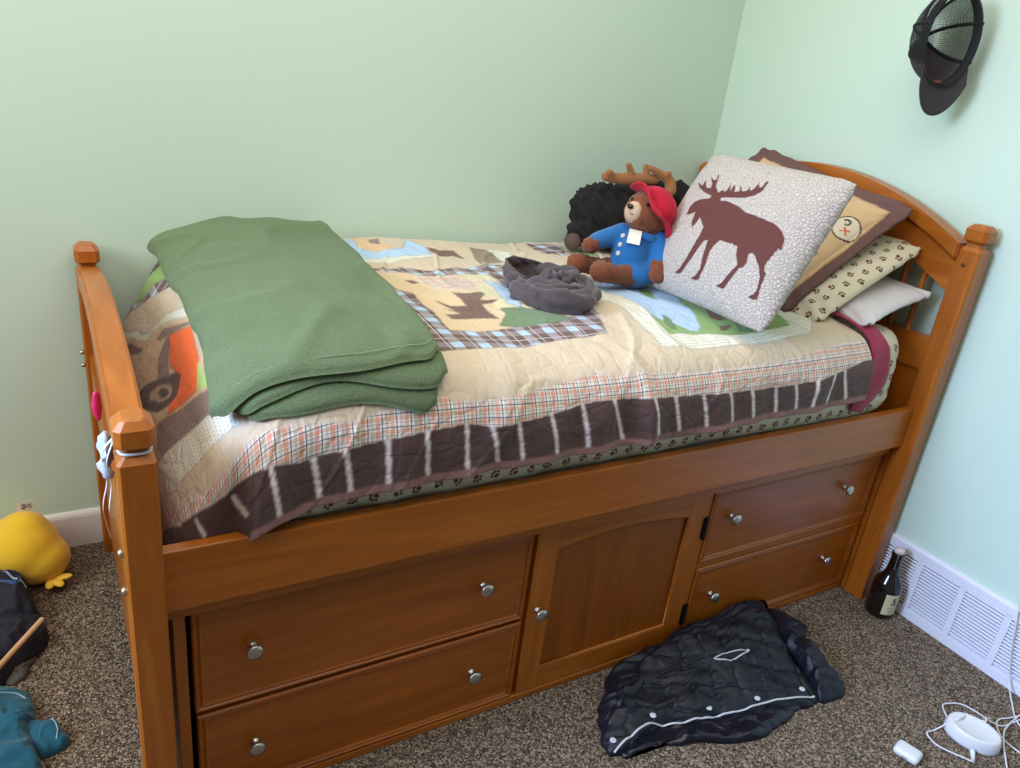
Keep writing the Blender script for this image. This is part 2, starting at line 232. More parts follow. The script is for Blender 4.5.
def box_into(bm, lo, hi, bev=0, seg=2, rot=None, cen=None):
    r = bmesh.ops.create_cube(bm, size=1); vs = r['verts']
    c = Vector([(a+b)/2 for a, b in zip(lo, hi)]); s = Vector([b-a for a, b in zip(lo, hi)])
    for v in vs: v.co = Vector((v.co.x*s.x, v.co.y*s.y, v.co.z*s.z))
    if bev:
        es = list({e for v in vs for e in v.link_edges})
        q = bmesh.ops.bevel(bm, geom=es, offset=bev, segments=seg, affect='EDGES', profile=.5)
        vs = list(set(q['verts']) | {v for v in vs if v.is_valid})
    for v in vs:
        if rot: v.co = rot @ v.co
        v.co += c
def box(name, lo, hi, mat, parent=None, bev=.002, rot=None):
    bm = bmesh.new(); box_into(bm, lo, hi, bev, rot=rot); me = bm2me(bm)
    return link(name, me, mat, parent, smooth=False)
def tube_mesh(pts, rad, n=8, closed=False, cap=True):
    pts = [Vector(p) for p in pts]; k = len(pts); V = []
    rad = rad if hasattr(rad, '__len__') else [rad]*k
    up = None
    for i, p in enumerate(pts):
        a = pts[(i-1) % k] if (closed or i > 0) else p; b = pts[(i+1) % k] if (closed or i < k-1) else p
        t = (b-a); t = t.normalized() if t.length > 1e-9 else Vector((0, 0, 1))
        if up is None:
            up = t.orthogonal().normalized()
        up = (up - t*up.dot(t)); up = up.normalized() if up.length > 1e-6 else t.orthogonal().normalized()
        s = t.cross(up)
        for j in range(n):
            an = 2*PI*j/n; V.append(p + (up*math.cos(an)+s*math.sin(an))*rad[i])
    F = [tuple(f) for f in grid_faces(k, n, closed, True)]
    if cap and not closed:
        F.append(tuple(range(n))[::-1]); F.append(tuple(range((k-1)*n, k*n)))
    return mesh(V, F)
def catmull(P, n=8, closed=False):
    P = [Vector(p) for p in P]; k = len(P); out = []
    rng = range(k if closed else k-1)
    for i in rng:
        g = lambda q: P[q % k] if closed else P[max(0, min(k-1, q))]
        a, b, c, d = g(i-1), g(i), g(i+1), g(i+2)
        for s in range(n):
            t = s/n
            out.append(.5*((2*b)+(c-a)*t+(2*a-5*b+4*c-d)*t*t+(3*b-a-3*c+d)*t**3))
    if not closed: out.append(P[-1])
    return out
def lathe(prof, n=24, axis='z'):
    V = []
    for r, z in prof:
        for j in range(n):
            a = 2*PI*j/n
            V.append({'z': (r*math.cos(a), r*math.sin(a), z), 'y': (r*math.cos(a), z, r*math.sin(a)), 'x': (z, r*math.cos(a), r*math.sin(a))}[axis])
    F = [tuple(f) for f in grid_faces(len(prof), n, False, True)]
    F.append(tuple(range(n))); F.append(tuple(range((len(prof)-1)*n, len(prof)*n))[::-1])
    me = mesh(V, F)
    bm = bmesh.new(); bm.from_mesh(me); bmesh.ops.recalc_face_normals(bm, faces=bm.faces); bm.to_mesh(me); bm.free()
    return me
def autosmooth(o, deg=35):
    me = o.data; bm = bmesh.new(); bm.from_mesh(me)
    for f in bm.faces: f.smooth = True
    for e in bm.edges:
        if len(e.link_faces) == 2 and e.calc_face_angle(0) > math.radians(deg): e.smooth = False
    bm.to_mesh(me); bm.free(); return o
def ell(cen, rad, rot=None, n=20):
    bm = bmesh.new(); bmesh.ops.create_uvsphere(bm, u_segments=n, v_segments=n//2+2, radius=1)
    M = Matrix.Diagonal((*rad, 1))
    if rot is not None: M = rot.to_4x4() @ M
    M = Matrix.Translation(cen) @ M
    bmesh.ops.transform(bm, matrix=M, verts=bm.verts); return bm2me(bm)
def remesh(meshes, voxel=.006, smooth=4, noise=0, nscale=80, seed=0):
    bm = bmesh.new()
    for m in meshes: bm.from_mesh(m)
    me = bpy.data.meshes.new('t'); bm.to_mesh(me); bm.free()
    o = bpy.data.objects.new('t', me); C.objects.link(o)
    r = o.modifiers.new('r', 'REMESH'); r.mode = 'VOXEL'; r.voxel_size = voxel
    if smooth:
        s = o.modifiers.new('s', 'SMOOTH'); s.iterations = smooth; s.factor = .6
    dg = bpy.context.evaluated_depsgraph_get(); dg.update()
    me2 = bpy.data.meshes.new_from_object(o.evaluated_get(dg)); bpy.data.objects.remove(o)
    if noise:
        k = len(me2.vertices); co = np.zeros(k*3, np.float32); no = np.zeros(k*3, np.float32)
        me2.vertices.foreach_get('co', co); me2.vertices.foreach_get('normal', no)
        co = co.reshape(-1, 3); no = no.reshape(-1, 3)
        q = fbm(co[:, 0]*nscale+co[:, 2]*nscale*.7, co[:, 1]*nscale-co[:, 2]*nscale*.6, seed, 3)
        co = co+no*(q*noise)[:, None]; me2.vertices.foreach_set('co', co.ravel()); me2.update()
    return me2
def capsule(pts, rads, n=12):
    P = catmull(pts, 5) if len(pts) > 2 else [Vector(pts[0]).lerp(Vector(pts[1]), t/6) for t in range(7)]
    k = len(P); R = [np.interp(i/(k-1)*(len(rads)-1), range(len(rads)), rads) for i in range(k)]
    ms = [tube_mesh(P, R, n)]
    ms.append(ell(P[0], (R[0],)*3)); ms.append(ell(P[-1], (R[-1],)*3))
    return ms
def inpoly(px, py, poly):
    r = np.zeros(px.shape, bool); k = len(poly)
    for i in range(k):
        x1, y1 = poly[i]; x2, y2 = poly[(i+1) % k]
        if y1 == y2: continue
        c = ((y1 > py) != (y2 > py)) & (px < (x2-x1)*(py-y1)/(y2-y1)+x1); r ^= c
    return r
def frame_from(xa, za):
    z = Vector(za).normalized(); x = Vector(xa); x = (x-z*x.dot(z)).normalized(); y = z.cross(x)
    return Matrix((x, y, z)).transposed()

# ------------------------------------------------------------------ camera
cam = bpy.data.cameras.new('camera'); co = bpy.data.objects.new('camera', cam); C.objects.link(co)
R_ = Vector((0.86200401, -0.4940956, 0.11321935)); U_ = Vector((0.09910338, 0.38331672, 0.91828471)); F_ = Vector((0.49711931, 0.78034468, -0.3793871))
M = Matrix((R_, U_, -F_)).transposed().to_4x4(); M.translation = Vector((-0.05158074, -1.07716119, 1.39883596))
co.matrix_world = M; cam.sensor_width = 36; cam.lens = 36*772.37/1020; cam.clip_start = .02
bpy.context.scene.camera = co

# ------------------------------------------------------------------ room
def wallmat(name, col):
    t = NT(name); o = t.coord()
    n = t.noise(o, 220, 3, .6)
    t.set(Base_Color=t.mix(t.noise(o, 1.3, 2), tuple(c*.985 for c in col), tuple(c*1.01 for c in col)), Roughness=.55,
          Normal=t.bump(n, .10, .0006))
    return t.m
MINT = srgb(202, 224, 206)
m_wall = wallmat('mint_paint', MINT)
def quad(name, pts, mat, lab, kind='structure'):
    o = link(name, mesh(pts, [(0, 1, 2, 3)]), mat, smooth=False); tag(o, lab, kind=kind); return o
XW, YW = 2.08, 1.083
box('wall_back', (-2.4, YW, -.02), (XW+.1, YW+.1, 2.45), m_wall, bev=0); tag(bpy.data.objects['wall_back'], 'plain mint green wall behind the long side of the bed', kind='structure')
box('wall_right', (XW, -2.6, -.02), (XW+.1, YW, 2.45), m_wall, bev=0); tag(bpy.data.objects['wall_right'], 'plain mint green wall at the head of the bed', kind='structure')
t = NT('carpet'); o = t.coord()
n1 = t.noise(o, 300, 3, .7); n2 = t.noise(o, 420, 2, .6); n3 = t.noise(o, 3, 3)
wv = t.n.new('ShaderNodeVectorMath'); wv.operation = 'MULTIPLY_ADD'; t.put(wv.inputs[0], t.noise(o, 120, 2, .5, 0, 1)); wv.inputs[1].default_value = (.008, .008, .008); t.put(wv.inputs[2], o)
v1 = t.voro(wv.outputs[0], 290); vc = t.sep(t.voro(wv.outputs[0], 290, out='Color'))[0]
f = t.math('ADD', t.math('MULTIPLY', vc, .65), t.math('MULTIPLY', n1, .35))
c = t.ramp(f, [(.22, srgb(48, 37, 29)), (.40, srgb(96, 78, 62)), (.58, srgb(138, 117, 95)), (.80, srgb(204, 182, 154))])
c = t.mix(t.math('MULTIPLY', n3, .2), c, srgb(104, 88, 74))
t.set(Base_Color=c, Roughness=.95, Normal=t.bump(t.math('ADD', t.math('MULTIPLY', v1, -1.4), n2), .8, .006))
m_carpet = t.m
box('floor', (-2.4, -2.6, -.05), (XW+.05, YW+.05, 0), m_carpet, bev=0); tag(bpy.data.objects['floor'], 'speckled brown and beige carpet', kind='structure')
m_white = plain('white_gloss_trim', srgb(232, 228, 226), .4)
def extrude_profile(prof, a, b, axis):
    # prof list of (depth, z); runs along axis from a to b, solid
    V = []
    for s in (a, b):
        for d, z in prof: V.append((s, d, z) if axis == 0 else (d, s, z))
    k = len(prof); F = [(i, (i+1) % k, (i+1) % k+k, i+k) for i in range(k)]+[tuple(range(k)), tuple(range(k, 2*k))[::-1]]
    bm = bmesh.new(); bm.from_mesh(mesh(V, F)); return bm2me(bm)
bb = link('baseboard_back', extrude_profile([(YW, 0), (YW-.010, 0), (YW-.010, .095), (YW-.008, .103), (YW-.004, .110), (YW, .110)], -2.4, XW, 0), m_white, smooth=False)
tag(bb, 'white painted baseboard along the mint wall', kind='structure')

# ------------------------------------------------------------------ vent along the right wall
m_vent = plain('white_metal_vent', srgb(226, 226, 234), .45)
vent = thing('baseboard_vent', 'white louvred baseboard vent cover along the foot of the right wall', 'vent', (XW-.01, -.3, 0))
x0 = XW-.014; VT = .228
bars = []
bm = bmesh.new()
box_into(bm, (x0, -1.3, .0), (XW-.0005, .9, .032), .002)
box_into(bm, (x0, -1.3, VT-.034), (XW-.0005, .9, VT-.006), .002)
box_into(bm, (x0+.006, -1.3, VT-.010), (XW-.0005, .9, VT), .002)
divs = [-.1045-.129*i for i in range(-7, 10)]
for y in divs:
    if -1.3 < y < .9: box_into(bm, (x0, y-.009, .030), (XW-.0005, y+.009, VT-.030), .001)
link('frame', bm2me(bm), m_vent, vent, False)
for a, b in zip(divs[:-1], divs[1:]):
    if b < -1.0 or a > .45: continue
    bm = bmesh.new(); n = 15
    for i in range(n):
        z = .039+(VT-.034-.037)*(i+.3)/n
        box_into(bm, (x0+.0035-.004, b+.009, z-.0016), (x0+.0035+.0095, a-.009, z+.0024), .0004, 1, rot=Matrix.Rotation(math.radians(38), 3, 'Y'))
    link('louvre_panel', bm2me(bm), m_vent, vent, False)
box('back_plate', (XW-.004, -1.3, .01), (XW-.0006, .9, VT-.01), plain('dark_vent_back', srgb(206, 206, 216), .6), vent, 0)

# ------------------------------------------------------------------ bed
wx, wy, wz = wood('honey_pine_long', 0), wood('honey_pine_across', 1), wood('honey_pine_upright', 2)
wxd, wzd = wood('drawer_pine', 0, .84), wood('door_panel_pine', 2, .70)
m_bolt = plain('bolt_brass', srgb(190, 180, 160), .35, .9)
m_nickel = plain('brushed_nickel', srgb(190, 186, 178), .32, 1.0)
L, Wd, PX, PY = 2.06, 1.0708, .0525, .060
bed = thing('captains_bed', 'honey pine captains bed with six-sectioned drawer base standing along the mint wall', 'bed', (L/2, Wd/2, 0))
bed['label'] = 'honey pine captains bed with drawers and a door below, along the mint wall'
def stack(sections, cx, cy):
    V = []
    for z, hx, hy, ch in sections:
        for sx, sy in ((1, 1), (-1, 1), (-1, -1), (1, -1)):
            a = (cx+sx*hx, cy+sy*(hy-ch), z); b = (cx+sx*(hx-ch), cy+sy*hy, z)
            V += ([a, b] if sx*sy > 0 else [b, a])
    k = 8; n = len(sections); F = [tuple(f) for f in grid_faces(n, k, False, True)]
    F += [tuple(range(k)), tuple(range((n-1)*k, n*k))[::-1]]
    bm = bmesh.new(); bm.from_mesh(mesh(V, F)); return bm2me(bm)
def post(cx, cy, zs):
    hx, hy = PX/2, PY/2
    p = link('bed_post', stack([(0, hx, hy, .004), (zs-.012, hx, hy, .004), (zs-.001, hx-.009, hy-.009, .004), (zs+.012, hx-.011, hy-.011, .003)], cx, cy), wz, bed, False)
    z = zs+.006
    f = link('finial', stack([(z, .018, .019, .004), (z+.009, hx+.001, hy+.001, .009), (z+.036, hx+.001, hy+.001, .009), (z+.048, hx-.009, hy-.008, .006), (z+.050, hx-.012, hy-.011, .005)], cx, cy), wy, p, False)
    return p
ZF, ZH = .826, 1.102
for cx, zs in ((PX/2, ZF), (L-PX/2, ZH)):
    for cy in (PY/2, Wd-PY/2): post(cx, cy, zs)
def arch_board(name, x0, x1, top, bot, mat, n=40, bev=.002, y0=PY-.004, y1=Wd-PY+.004):
    V = []
    ys = [y0+(y1-y0)*i/n for i in range(n+1)]
    for y in ys: V += [(x0, y, bot(y)), (x1, y, bot(y)), (x1, y, top(y)), (x0, y, top(y))]
    F = [tuple(f) for f in grid_faces(n+1, 4, False, True)]+[(0, 1, 2, 3), (n*4+3, n*4+2, n*4+1, n*4)]
    bm = bmesh.new(); bm.from_mesh(mesh(V, F)); bmesh.ops.recalc_face_normals(bm, faces=bm.faces)
    if bev:
        es = [e for e in bm.edges if e.calc_face_angle(0) > 1]
        bmesh.ops.bevel(bm, geom=es, offset=bev, segments=2, affect='EDGES')
    o = link(name, bm2me(bm), mat, bed, False); return o
yc_ = Wd/2
ha = lambda y: 1.230-.56*(y-yc_)**2
hb = lambda y: 1.100-.56*(y-yc_)**2
arch_board('headboard_top_rail', L-.062, L-.006, ha, lambda y: ha(y)-.040, wy, bev=.004)
arch_board('headboard_arch', L-.050, L-.018, lambda y: ha(y)-.046, hb, wy)
arch_board('headboard_arch_back', L-.046, L-.022, lambda y: ha(y)-.036, lambda y: ha(y)-.050, wy, bev=0)
arch_board('headboard_lower_rail', L-.050, L-.016, lambda y: .838, lambda y: .745, wy)
arch_board('headboard_panel', L-.044, L-.022, lambda y: .747, lambda y: .30, wz, bev=0)
ns = 15; sp0 = .137; spd = (Wd-2*sp0)/(ns-1)
sm = None
for i in range(ns):
    y = sp0+spd*i; zb, zt = .834, hb(y)+.006
    me = tube_mesh([(L-.033, y, zb), (L-.033, y, zb+.03), (L-.033, y, (zb+zt)/2), (L-.033, y, zt-.03), (L-.033, y, zt)], [.0075, .0085, .0095, .0085, .0075], 12)
    link('spindle', me, wz, bed, True)
fa = lambda y: .886-.25*(y-yc_)**2
arch_board('footboard_top_rail', .001, .050, fa, lambda y: fa(y)-.055, wy, bev=.005)
arch_board('footboard_panel', .018, .032, lambda y: fa(y)-.052, lambda y: .05, wz, bev=0)  # unseen lower part added, carried down to keep light from under the bed
arch_board('footboard_lower_rail', .010, .040, lambda y: .60, lambda y: .47, wy)
box('side_rail', (PX, .0324, .5176), (L-PX, .0570, .6348), wx, bed, .003)
box('back_rail', (PX, Wd-.050, .52), (L-PX, Wd-.026, .6348), wx, bed, .003)
box('bed_deck', (.056, .0575, .484), (L-.056, Wd-.0505, .500), wx, bed, .001)
# base cabinet
YC = .0716
bm = bmesh.new()
box_into(bm, (.100, YC+.020, .004), (1.995, Wd-.08, .4835), .002)
link('cabinet_carcass', bm2me(bm), plain('cabinet_inside', srgb(70, 38, 18), .7), bed, False)
def strip(name, a, b, mat=wz): return box(name, a, b, mat, bed, .0012)
strip('face_frame_stile', (.066, YC+.004, 0), (.0865, YC+.30, .483))
strip('face_frame_stile', (.7905, YC+.010, .0), (.8005, YC+.0195, .483))
strip('face_frame_stile', (1.3125, YC+.002, .0), (1.3235, YC+.0195, .483))
strip('face_frame_stile', (1.9975, YC+.004, .0), (L-PX-.0002, YC+.0195, .483))
strip('face_frame_stile', (L-PX+.0002, PY+.0002, .0), (L-.012, YC+.0195, .483))
strip('face_frame_rail', (.10, YC+.009, .2425), (.789, YC+.0195, .2480), wx)
strip('face_frame_rail', (1.325, YC+.002, .2440), (1.9975, YC+.0195, .2580), wx)
box('plinth', (.0875, YC-.002, 0), (1.998, YC+.0185, .0195), wx, bed, .003)
knob_me = None
def knob(parent, x, z, y=YC):
    global knob_me
    if knob_me is None:
        knob_me = lathe([(.0085, 0), (.0085, -.002), (.0055, -.004), (.005, -.012), (.008, -.016), (.0150, -.0185), (.0160, -.021), (.0145, -.0245), (.009, -.0265), (.003, -.027)], 24, 'y')
        for p in knob_me.polygons: p.use_smooth = True
        knob_me.materials.append(m_nickel)
    o = bpy.data.objects.new('knob', knob_me); C.objects.link(o); o.parent = parent
    o.location = Vector((x, y, z))-world_loc(parent); o['label'] = 'round brushed metal knob'
def drawer(xa, xb, za, zb, knobs):
    S = [(0, YC+.0185), (0, YC+.001), (.0025, YC-.002), (.0065, YC-.0025), (.0095, YC+.0015), (.013, YC-.001), (.0165, YC+.0015), (.019, YC+.002)]
    V = []
    for ins, y in S: V += [(xa+ins, y, za+ins), (xb-ins, y, za+ins), (xb-ins, y, zb-ins), (xa+ins, y, zb-ins)]
    k = len(S); F = [tuple(f) for f in grid_faces(k, 4, False, True)]+[(0, 1, 2, 3), tuple((k-1)*4+i for i in (3, 2, 1, 0))]
    bm = bmesh.new(); bm.from_mesh(mesh(V, F))
    d = link('drawer', bm2me(bm), wxd, bed, False)
    for x, z in knobs: knob(d, x, z, YC+.002)
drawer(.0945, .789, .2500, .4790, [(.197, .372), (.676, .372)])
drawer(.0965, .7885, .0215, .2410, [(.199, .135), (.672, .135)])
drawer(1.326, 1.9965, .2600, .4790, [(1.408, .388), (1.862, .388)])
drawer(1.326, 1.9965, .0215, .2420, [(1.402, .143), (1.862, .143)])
# door: stiles, rails (top one arched), raised panel
xa, xb, za, zb = .802, 1.3105, .0215, .4790
door = link('cabinet_door', mesh([(0, 0, 0)], []), None, bed, None); bpy.data.objects.remove(door)
sw = .058
V = []; n = 24
xs = [xa+sw+(xb-xa-2*sw)*i/n for i in range(n+1)]
mid = (xa+xb)/2; hw = (xb-xa)/2-sw
inner_top = lambda x: .419+.020*(1-((x-mid)/hw)**2)
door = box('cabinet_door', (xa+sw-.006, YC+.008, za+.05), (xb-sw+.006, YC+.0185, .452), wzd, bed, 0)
tag(door, 'darker wooden door with an arched panel')
bm = bmesh.new(); box_into(bm, (xa, YC-.001, za), (xa+sw, YC+.0185, zb), .0018); link('door_stile', bm2me(bm), wz, door, False)
bm = bmesh.new(); box_into(bm, (xb-sw, YC-.001, za), (xb, YC+.0185, zb), .0018); link('door_stile', bm2me(bm), wz, door, False)
bm = bmesh.new(); box_into(bm, (xa+sw, YC-.0005, za), (xb-sw, YC+.0180, za+.060), .0018); link('door_rail', bm2me(bm), wx, door, False)
for x in xs: V += [(x, YC-.0005, inner_top(x)), (x, YC-.0005, zb), (x, YC+.018, zb), (x, YC+.018, inner_top(x))]
bm = bmesh.new(); bm.from_mesh(mesh(V, [tuple(f) for f in grid_faces(n+1, 4, False, True)]+[(0, 1, 2, 3), (n*4+3, n*4+2, n*4+1, n*4)]))
link('door_rail', bm2me(bm), wx, door, False)
bead = [(xa+sw, 0, za+.060), (xb-sw, 0, za+.060)]+[(x, 0, inner_top(x)) for x in reversed(xs)]
bead = [Vector((p[0], YC+.004, p[2])) for p in bead]
dense = []
for i in range(len(bead)):
    a, b = bead[i], bead[(i+1) % len(bead)]
    for k in range(3): dense.append(a.lerp(b, k/3))
link('door_bead', tube_mesh(dense, .0045, 6, True), wx, door, True)
knob(door, .828, .262, YC)
m_hinge = plain('black_hinge', srgb(22, 20, 20), .45, .5)
for z in (.375, .105):
    bm = bmesh.new(); box_into(bm, (1.3035, YC-.0045, z-.030), (1.3215, YC-.0012, z+.030), .001)
    me = tube_mesh([(1.3118, YC-.006, z-.033), (1.3118, YC-.006, z+.033)], .0045, 10); bm.from_mesh(me)
    link('hinge', bm2me(bm), m_hinge, bed, False)
for y, z in ((Wd-.035, .60), (Wd-.035, .565)):
    link('bolt', lathe([(.004, -.010), (.006, -.006), (.006, 0)], 12, 'x'), m_bolt, bed).location += Vector((0, y, z))
for z in (.655, .585):
    link('bolt', lathe([(.004, -.008), (.007, -.005), (.007, 0)], 12, 'x'), m_bolt, bed).location += Vector((0, .025, z))
# dark knots in the head post
m_knot = plain('wood_knot', srgb(96, 44, 18), .5)
link('knot', lathe([(.001, -.0006), (.006, -.0005), (.007, .0004)], 14, 'x'), m_knot, bed).location += Vector((L-PX, .034, 1.052))

# ------------------------------------------------------------------ fabric materials
def fabric_attr(name, bump_kind, rough=.85):
    """colour from the woven patches of the cloth plus plaid, dots and quilting drawn in cloth metres"""
    t = NT(name); uv = t.coord('UV'); s = t.sep(uv); u, w = s[0], s[1]
    col = t.attr('Col'); k = t.sep(t.attr('Kind')); 
    # light tartan border
    base = srgb(236, 228, 214)
    c = base
    c = t.mix(t.math('MULTIPLY', t.band(u, .026, .008, .25), .55), c, srgb(216, 112, 72))
    c = t.mix(t.math('MULTIPLY', t.band(w, .026, .008, .25), .5), c, srgb(216, 128, 84))
    c = t.mix(t.math('MULTIPLY', t.band(u, .026, .006, .6), .4), c, srgb(150, 140, 120))
    c = t.mix(t.math('MULTIPLY', t.band(u, .026, .0022, .93), .8), c, srgb(58, 64, 92))
    c = t.mix(t.math('MULTIPLY', t.band(w, .026, .0022, .93), .8), c, srgb(58, 64, 92))
    c = t.mix(t.math('MULTIPLY', t.band(w, .026, .0018, .58), .5), c, srgb(80, 80, 96))
    col = t.mix(k[0], col, c)
    # brown and blue frame plaid
    A = t.band(u, .062, .024); B = t.band(w, .060, .022, .1)
    c = srgb(104, 74, 68)
    c = t.mix(t.math('MULTIPLY', A, .6), c, srgb(176, 168, 172)); c = t.mix(t.math('MULTIPLY', B, .45), c, srgb(170, 160, 164))
    c = t.mix(t.math('MULTIPLY', A, B), c, srgb(176, 202, 226))
    c = t.mix(t.math('MULTIPLY', t.band(u, .058, .002, .42), .8), c, srgb(226, 220, 214))
    c = t.mix(t.math('MULTIPLY', t.band(w, .058, .002, .42), .8), c, srgb(226, 220, 214))
    col = t.mix(k[1], col, c)
    # cream strips with little running stitches
    d = t.math('MULTIPLY', t.band(u, .009, .0045), t.band(w, .011, .002))
    col = t.mix(t.math('MULTIPLY', t.math('MULTIPLY', d, k[2]), .75), col, srgb(120, 104, 88))
    fine = t.noise(uv, 900, 2)
    col = t.mix(.10, col, t.mix(fine, (.0, .0, .0), (1, 1, 1)), 'OVERLAY')
    # quilting
    warp = t.noise(uv, 26, 2, .5, 0, 1)
    n = t.n.new('ShaderNodeVectorMath'); n.operation = 'MULTIPLY_ADD'; t.put(n.inputs[0], warp); n.inputs[1].default_value = (.016, .016, .016); t.put(n.inputs[2], uv)
    ve = t.voro(n.outputs[0], 22, 'DISTANCE_TO_EDGE')
    qu = t.math('MINIMUM', t.math('MULTIPLY', ve, 2.5), .35)
    creases = t.noise(t.mapping(uv, (26, 9, 1)), 1.6, 4, .6, .6)
    h = t.math('ADD', t.math('MULTIPLY', qu, .9), t.math('MULTIPLY', creases, 1.3))
    h = t.math('ADD', h, t.math('MULTIPLY', fine, .05))
    t.set(Base_Color=col, Roughness=rough, Sheen_Weight=.15, Normal=t.bump(h, .55, .006))
    return t.m
def paw_fabric(name, base, paw, bump=.4, tile=.042):
    t = NT(name); uv = t.coord('UV')
    s = t.sep(uv); v = t.math('DIVIDE', s[1], tile); row = t.math('FLOOR', v)
    u = t.math('ADD', t.math('DIVIDE', s[0], tile), t.math('MULTIPLY', t.math('MODULO', row, 2), .5)); colm = t.math('FLOOR', u)
    cx = t.math('SUBTRACT', t.math('FRACT', u), .5); cy = t.math('SUBTRACT', t.math('FRACT', v), .5)
    cn = t.n.new('ShaderNodeCombineXYZ'); t.put(cn.inputs[0], cx); t.put(cn.inputs[1], cy)
    ci = t.n.new('ShaderNodeCombineXYZ'); t.put(ci.inputs[0], colm); t.put(ci.inputs[1], row)
    wn = t.n.new('ShaderNodeTexWhiteNoise'); wn.noise_dimensions = '2D'; t.put(wn.inputs['Vector'], ci.outputs[0])
    vr = t.n.new('ShaderNodeVectorRotate'); vr.rotation_type = 'Z_AXIS'; t.put(vr.inputs['Vector'], cn.outputs[0])
    t.put(vr.inputs['Angle'], t.math('MULTIPLY', wn.outputs[0], 6.28))
    q = t.sep(vr.outputs[0]); m = 0
    for ox, oy, r, sq in ((0, -.06, .15, 1.25), (-.20, .09, .068, .8), (-.075, .20, .072, .8), (.075, .20, .072, .8), (.20, .09, .068, .8)):
        dx = t.math('SUBTRACT', q[0], ox); dy = t.math('MULTIPLY', t.math('SUBTRACT', q[1], oy), sq)
        dd = t.math('ADD', t.math('MULTIPLY', dx, dx), t.math('MULTIPLY', dy, dy))
        c = t.math('LESS_THAN', dd, r*r); m = c if m == 0 else t.math('MAXIMUM', m, c)
    t.set(Base_Color=t.mix(m, base, paw), Roughness=.85, Normal=t.bump(t.noise(t.mapping(uv, (18, 40, 1)), 1.2, 4, .6, .5), bump, .006))
    return t.m

PAL = dict(dark=(86, 60, 54), green=(134, 166, 92), tanblk=(202, 172, 134), taupe=(136, 112, 104), taupe2=(140, 118, 98), orange=(244, 104, 34),
           tanwheel=(178, 150, 124), brown=(112, 80, 62), lgreen=(168, 200, 112), cream=(226, 222, 204), blue=(178, 204, 232), peach=(222, 184, 142),
           peachbg=(216, 188, 148), tanin=(214, 202, 164), dgreen=(104, 128, 88), dgreen2=(122, 150, 84), stripe=(236, 220, 214), tan=(208, 188, 160),
           plaid=(230, 220, 210), plaidb=(110, 80, 74), binding=(146, 104, 98))
PALs = {k: np.array(srgb(*v)) for k, v in PAL.items()}
# ------------------------------------------------------------------ mattress and sheets
def rbox_surface(lo, hi, rx, n=60, bulge=0):
    pass
def rounded_slab(lo, hi, rc, rv, ne=10, sidebulge=0, noise=0, nsd=0, puff=0):
    """closed slab with rounded plan corners (rc) and rounded vertical edges (rv)"""
    x0, y0, z0 = lo; x1, y1, z1 = hi
    out = []
    for cx, cy, a0 in ((x1-rc, y1-rc, 0), (x0+rc, y1-rc, PI/2), (x0+rc, y0+rc, PI), (x1-rc, y0+rc, 1.5*PI)):
        for k in range(ne+1):
            a = a0+PI/2*k/ne; out.append((cx+rc*math.cos(a), cy+rc*math.sin(a), math.cos(a), math.sin(a)))
    pts = []
    for i in range(len(out)):
        a = out[i]; b = out[(i+1) % len(out)]; d = math.hypot(a[0]-b[0], a[1]-b[1]); k = max(1, int(d/.02))
        for s in range(k):
            f = s/k; pts.append([a[j]*(1-f)+b[j]*f for j in range(4)])
    pts = np.array(pts); nn = np.hypot(pts[:, 2], pts[:, 3]); pts[:, 2] /= nn; pts[:, 3] /= nn
    prof = []
    for k in range(7): a = -PI/2+PI/2*k/6; prof.append((-rv+rv*math.cos(a), z0+rv+rv*math.sin(a)))
    for k in range(1, 8): prof.append((0, z0+rv+(z1-z0-2*rv)*k/8))
    for k in range(7): a = PI/2*k/6; prof.append((-rv+rv*math.cos(a), z1-rv+rv*math.sin(a)))
    R = []
    for ins, z in prof:
        f = (z-z0)/(z1-z0); b = sidebulge*math.sin(PI*f)
        w = 0
        x = pts[:, 0]+pts[:, 2]*(ins+b); y = pts[:, 1]+pts[:, 3]*(ins+b)
        if noise: w = noise*fbm((x+y)*14+z*9, (x-y)*6+z*22, nsd, 3); x = x+pts[:, 2]*w; y = y+pts[:, 3]*w
        R.append(np.stack([x, y, np.full(len(x), z)+0*x], -1))
    R = np.array(R); cen = np.array([(x0+x1)/2, (y0+y1)/2])
    for s in (.75, .5, .25, .02):
        last = R[-1].copy() if s == .75 else base
        if s == .75: base = R[-1].copy()
        q = base.copy(); q[:, :2] = cen+(base[:, :2]-cen)*s; q[:, 2] = z1+puff*(1-s); R = np.concatenate([R, q[None]])
    n, m = R.shape[:2]
    V = R.reshape(-1, 3); F = [tuple(f) for f in grid_faces(n, m, False, True)]
    F.append(tuple(range(m))); F.append(tuple(range((n-1)*m, n*m))[::-1])
    bm = bmesh.new(); bm.from_mesh(mesh(V, F)); me = bm2me(bm)
    per = np.concatenate([[0], np.cumsum(np.hypot(*(np.diff(pts[:, :2], axis=0).T)))])
    uv = np.stack([np.tile(per, n), R[:, :, 2].reshape(-1)+np.repeat(np.linspace(0, 1, n)*(np.arange(n) > 19), m)], -1)
    setuv(me, uv); return me
mat_ = link('mattress', rounded_slab((.205, .082, .5005), (1.925, 1.005, .835), .07, .06, sidebulge=.002), plain('mattress_ticking', srgb(150, 158, 162), .8, bump=.3))
tag(mat_, 'pale grey mattress under the quilt, showing above the side rail', 'mattress')
paw = paw_fabric('paw_print_cotton', srgb(214, 206, 178), srgb(104, 68, 56))
sheet = link('fitted_sheet', rounded_slab((.192, .066, .600), (1.945, 1.012, .857), .08, .055, sidebulge=.008, noise=.009, nsd=7), paw)
tag(sheet, 'cream fitted sheet with brown paw prints, stretched over the mattress', 'sheet')

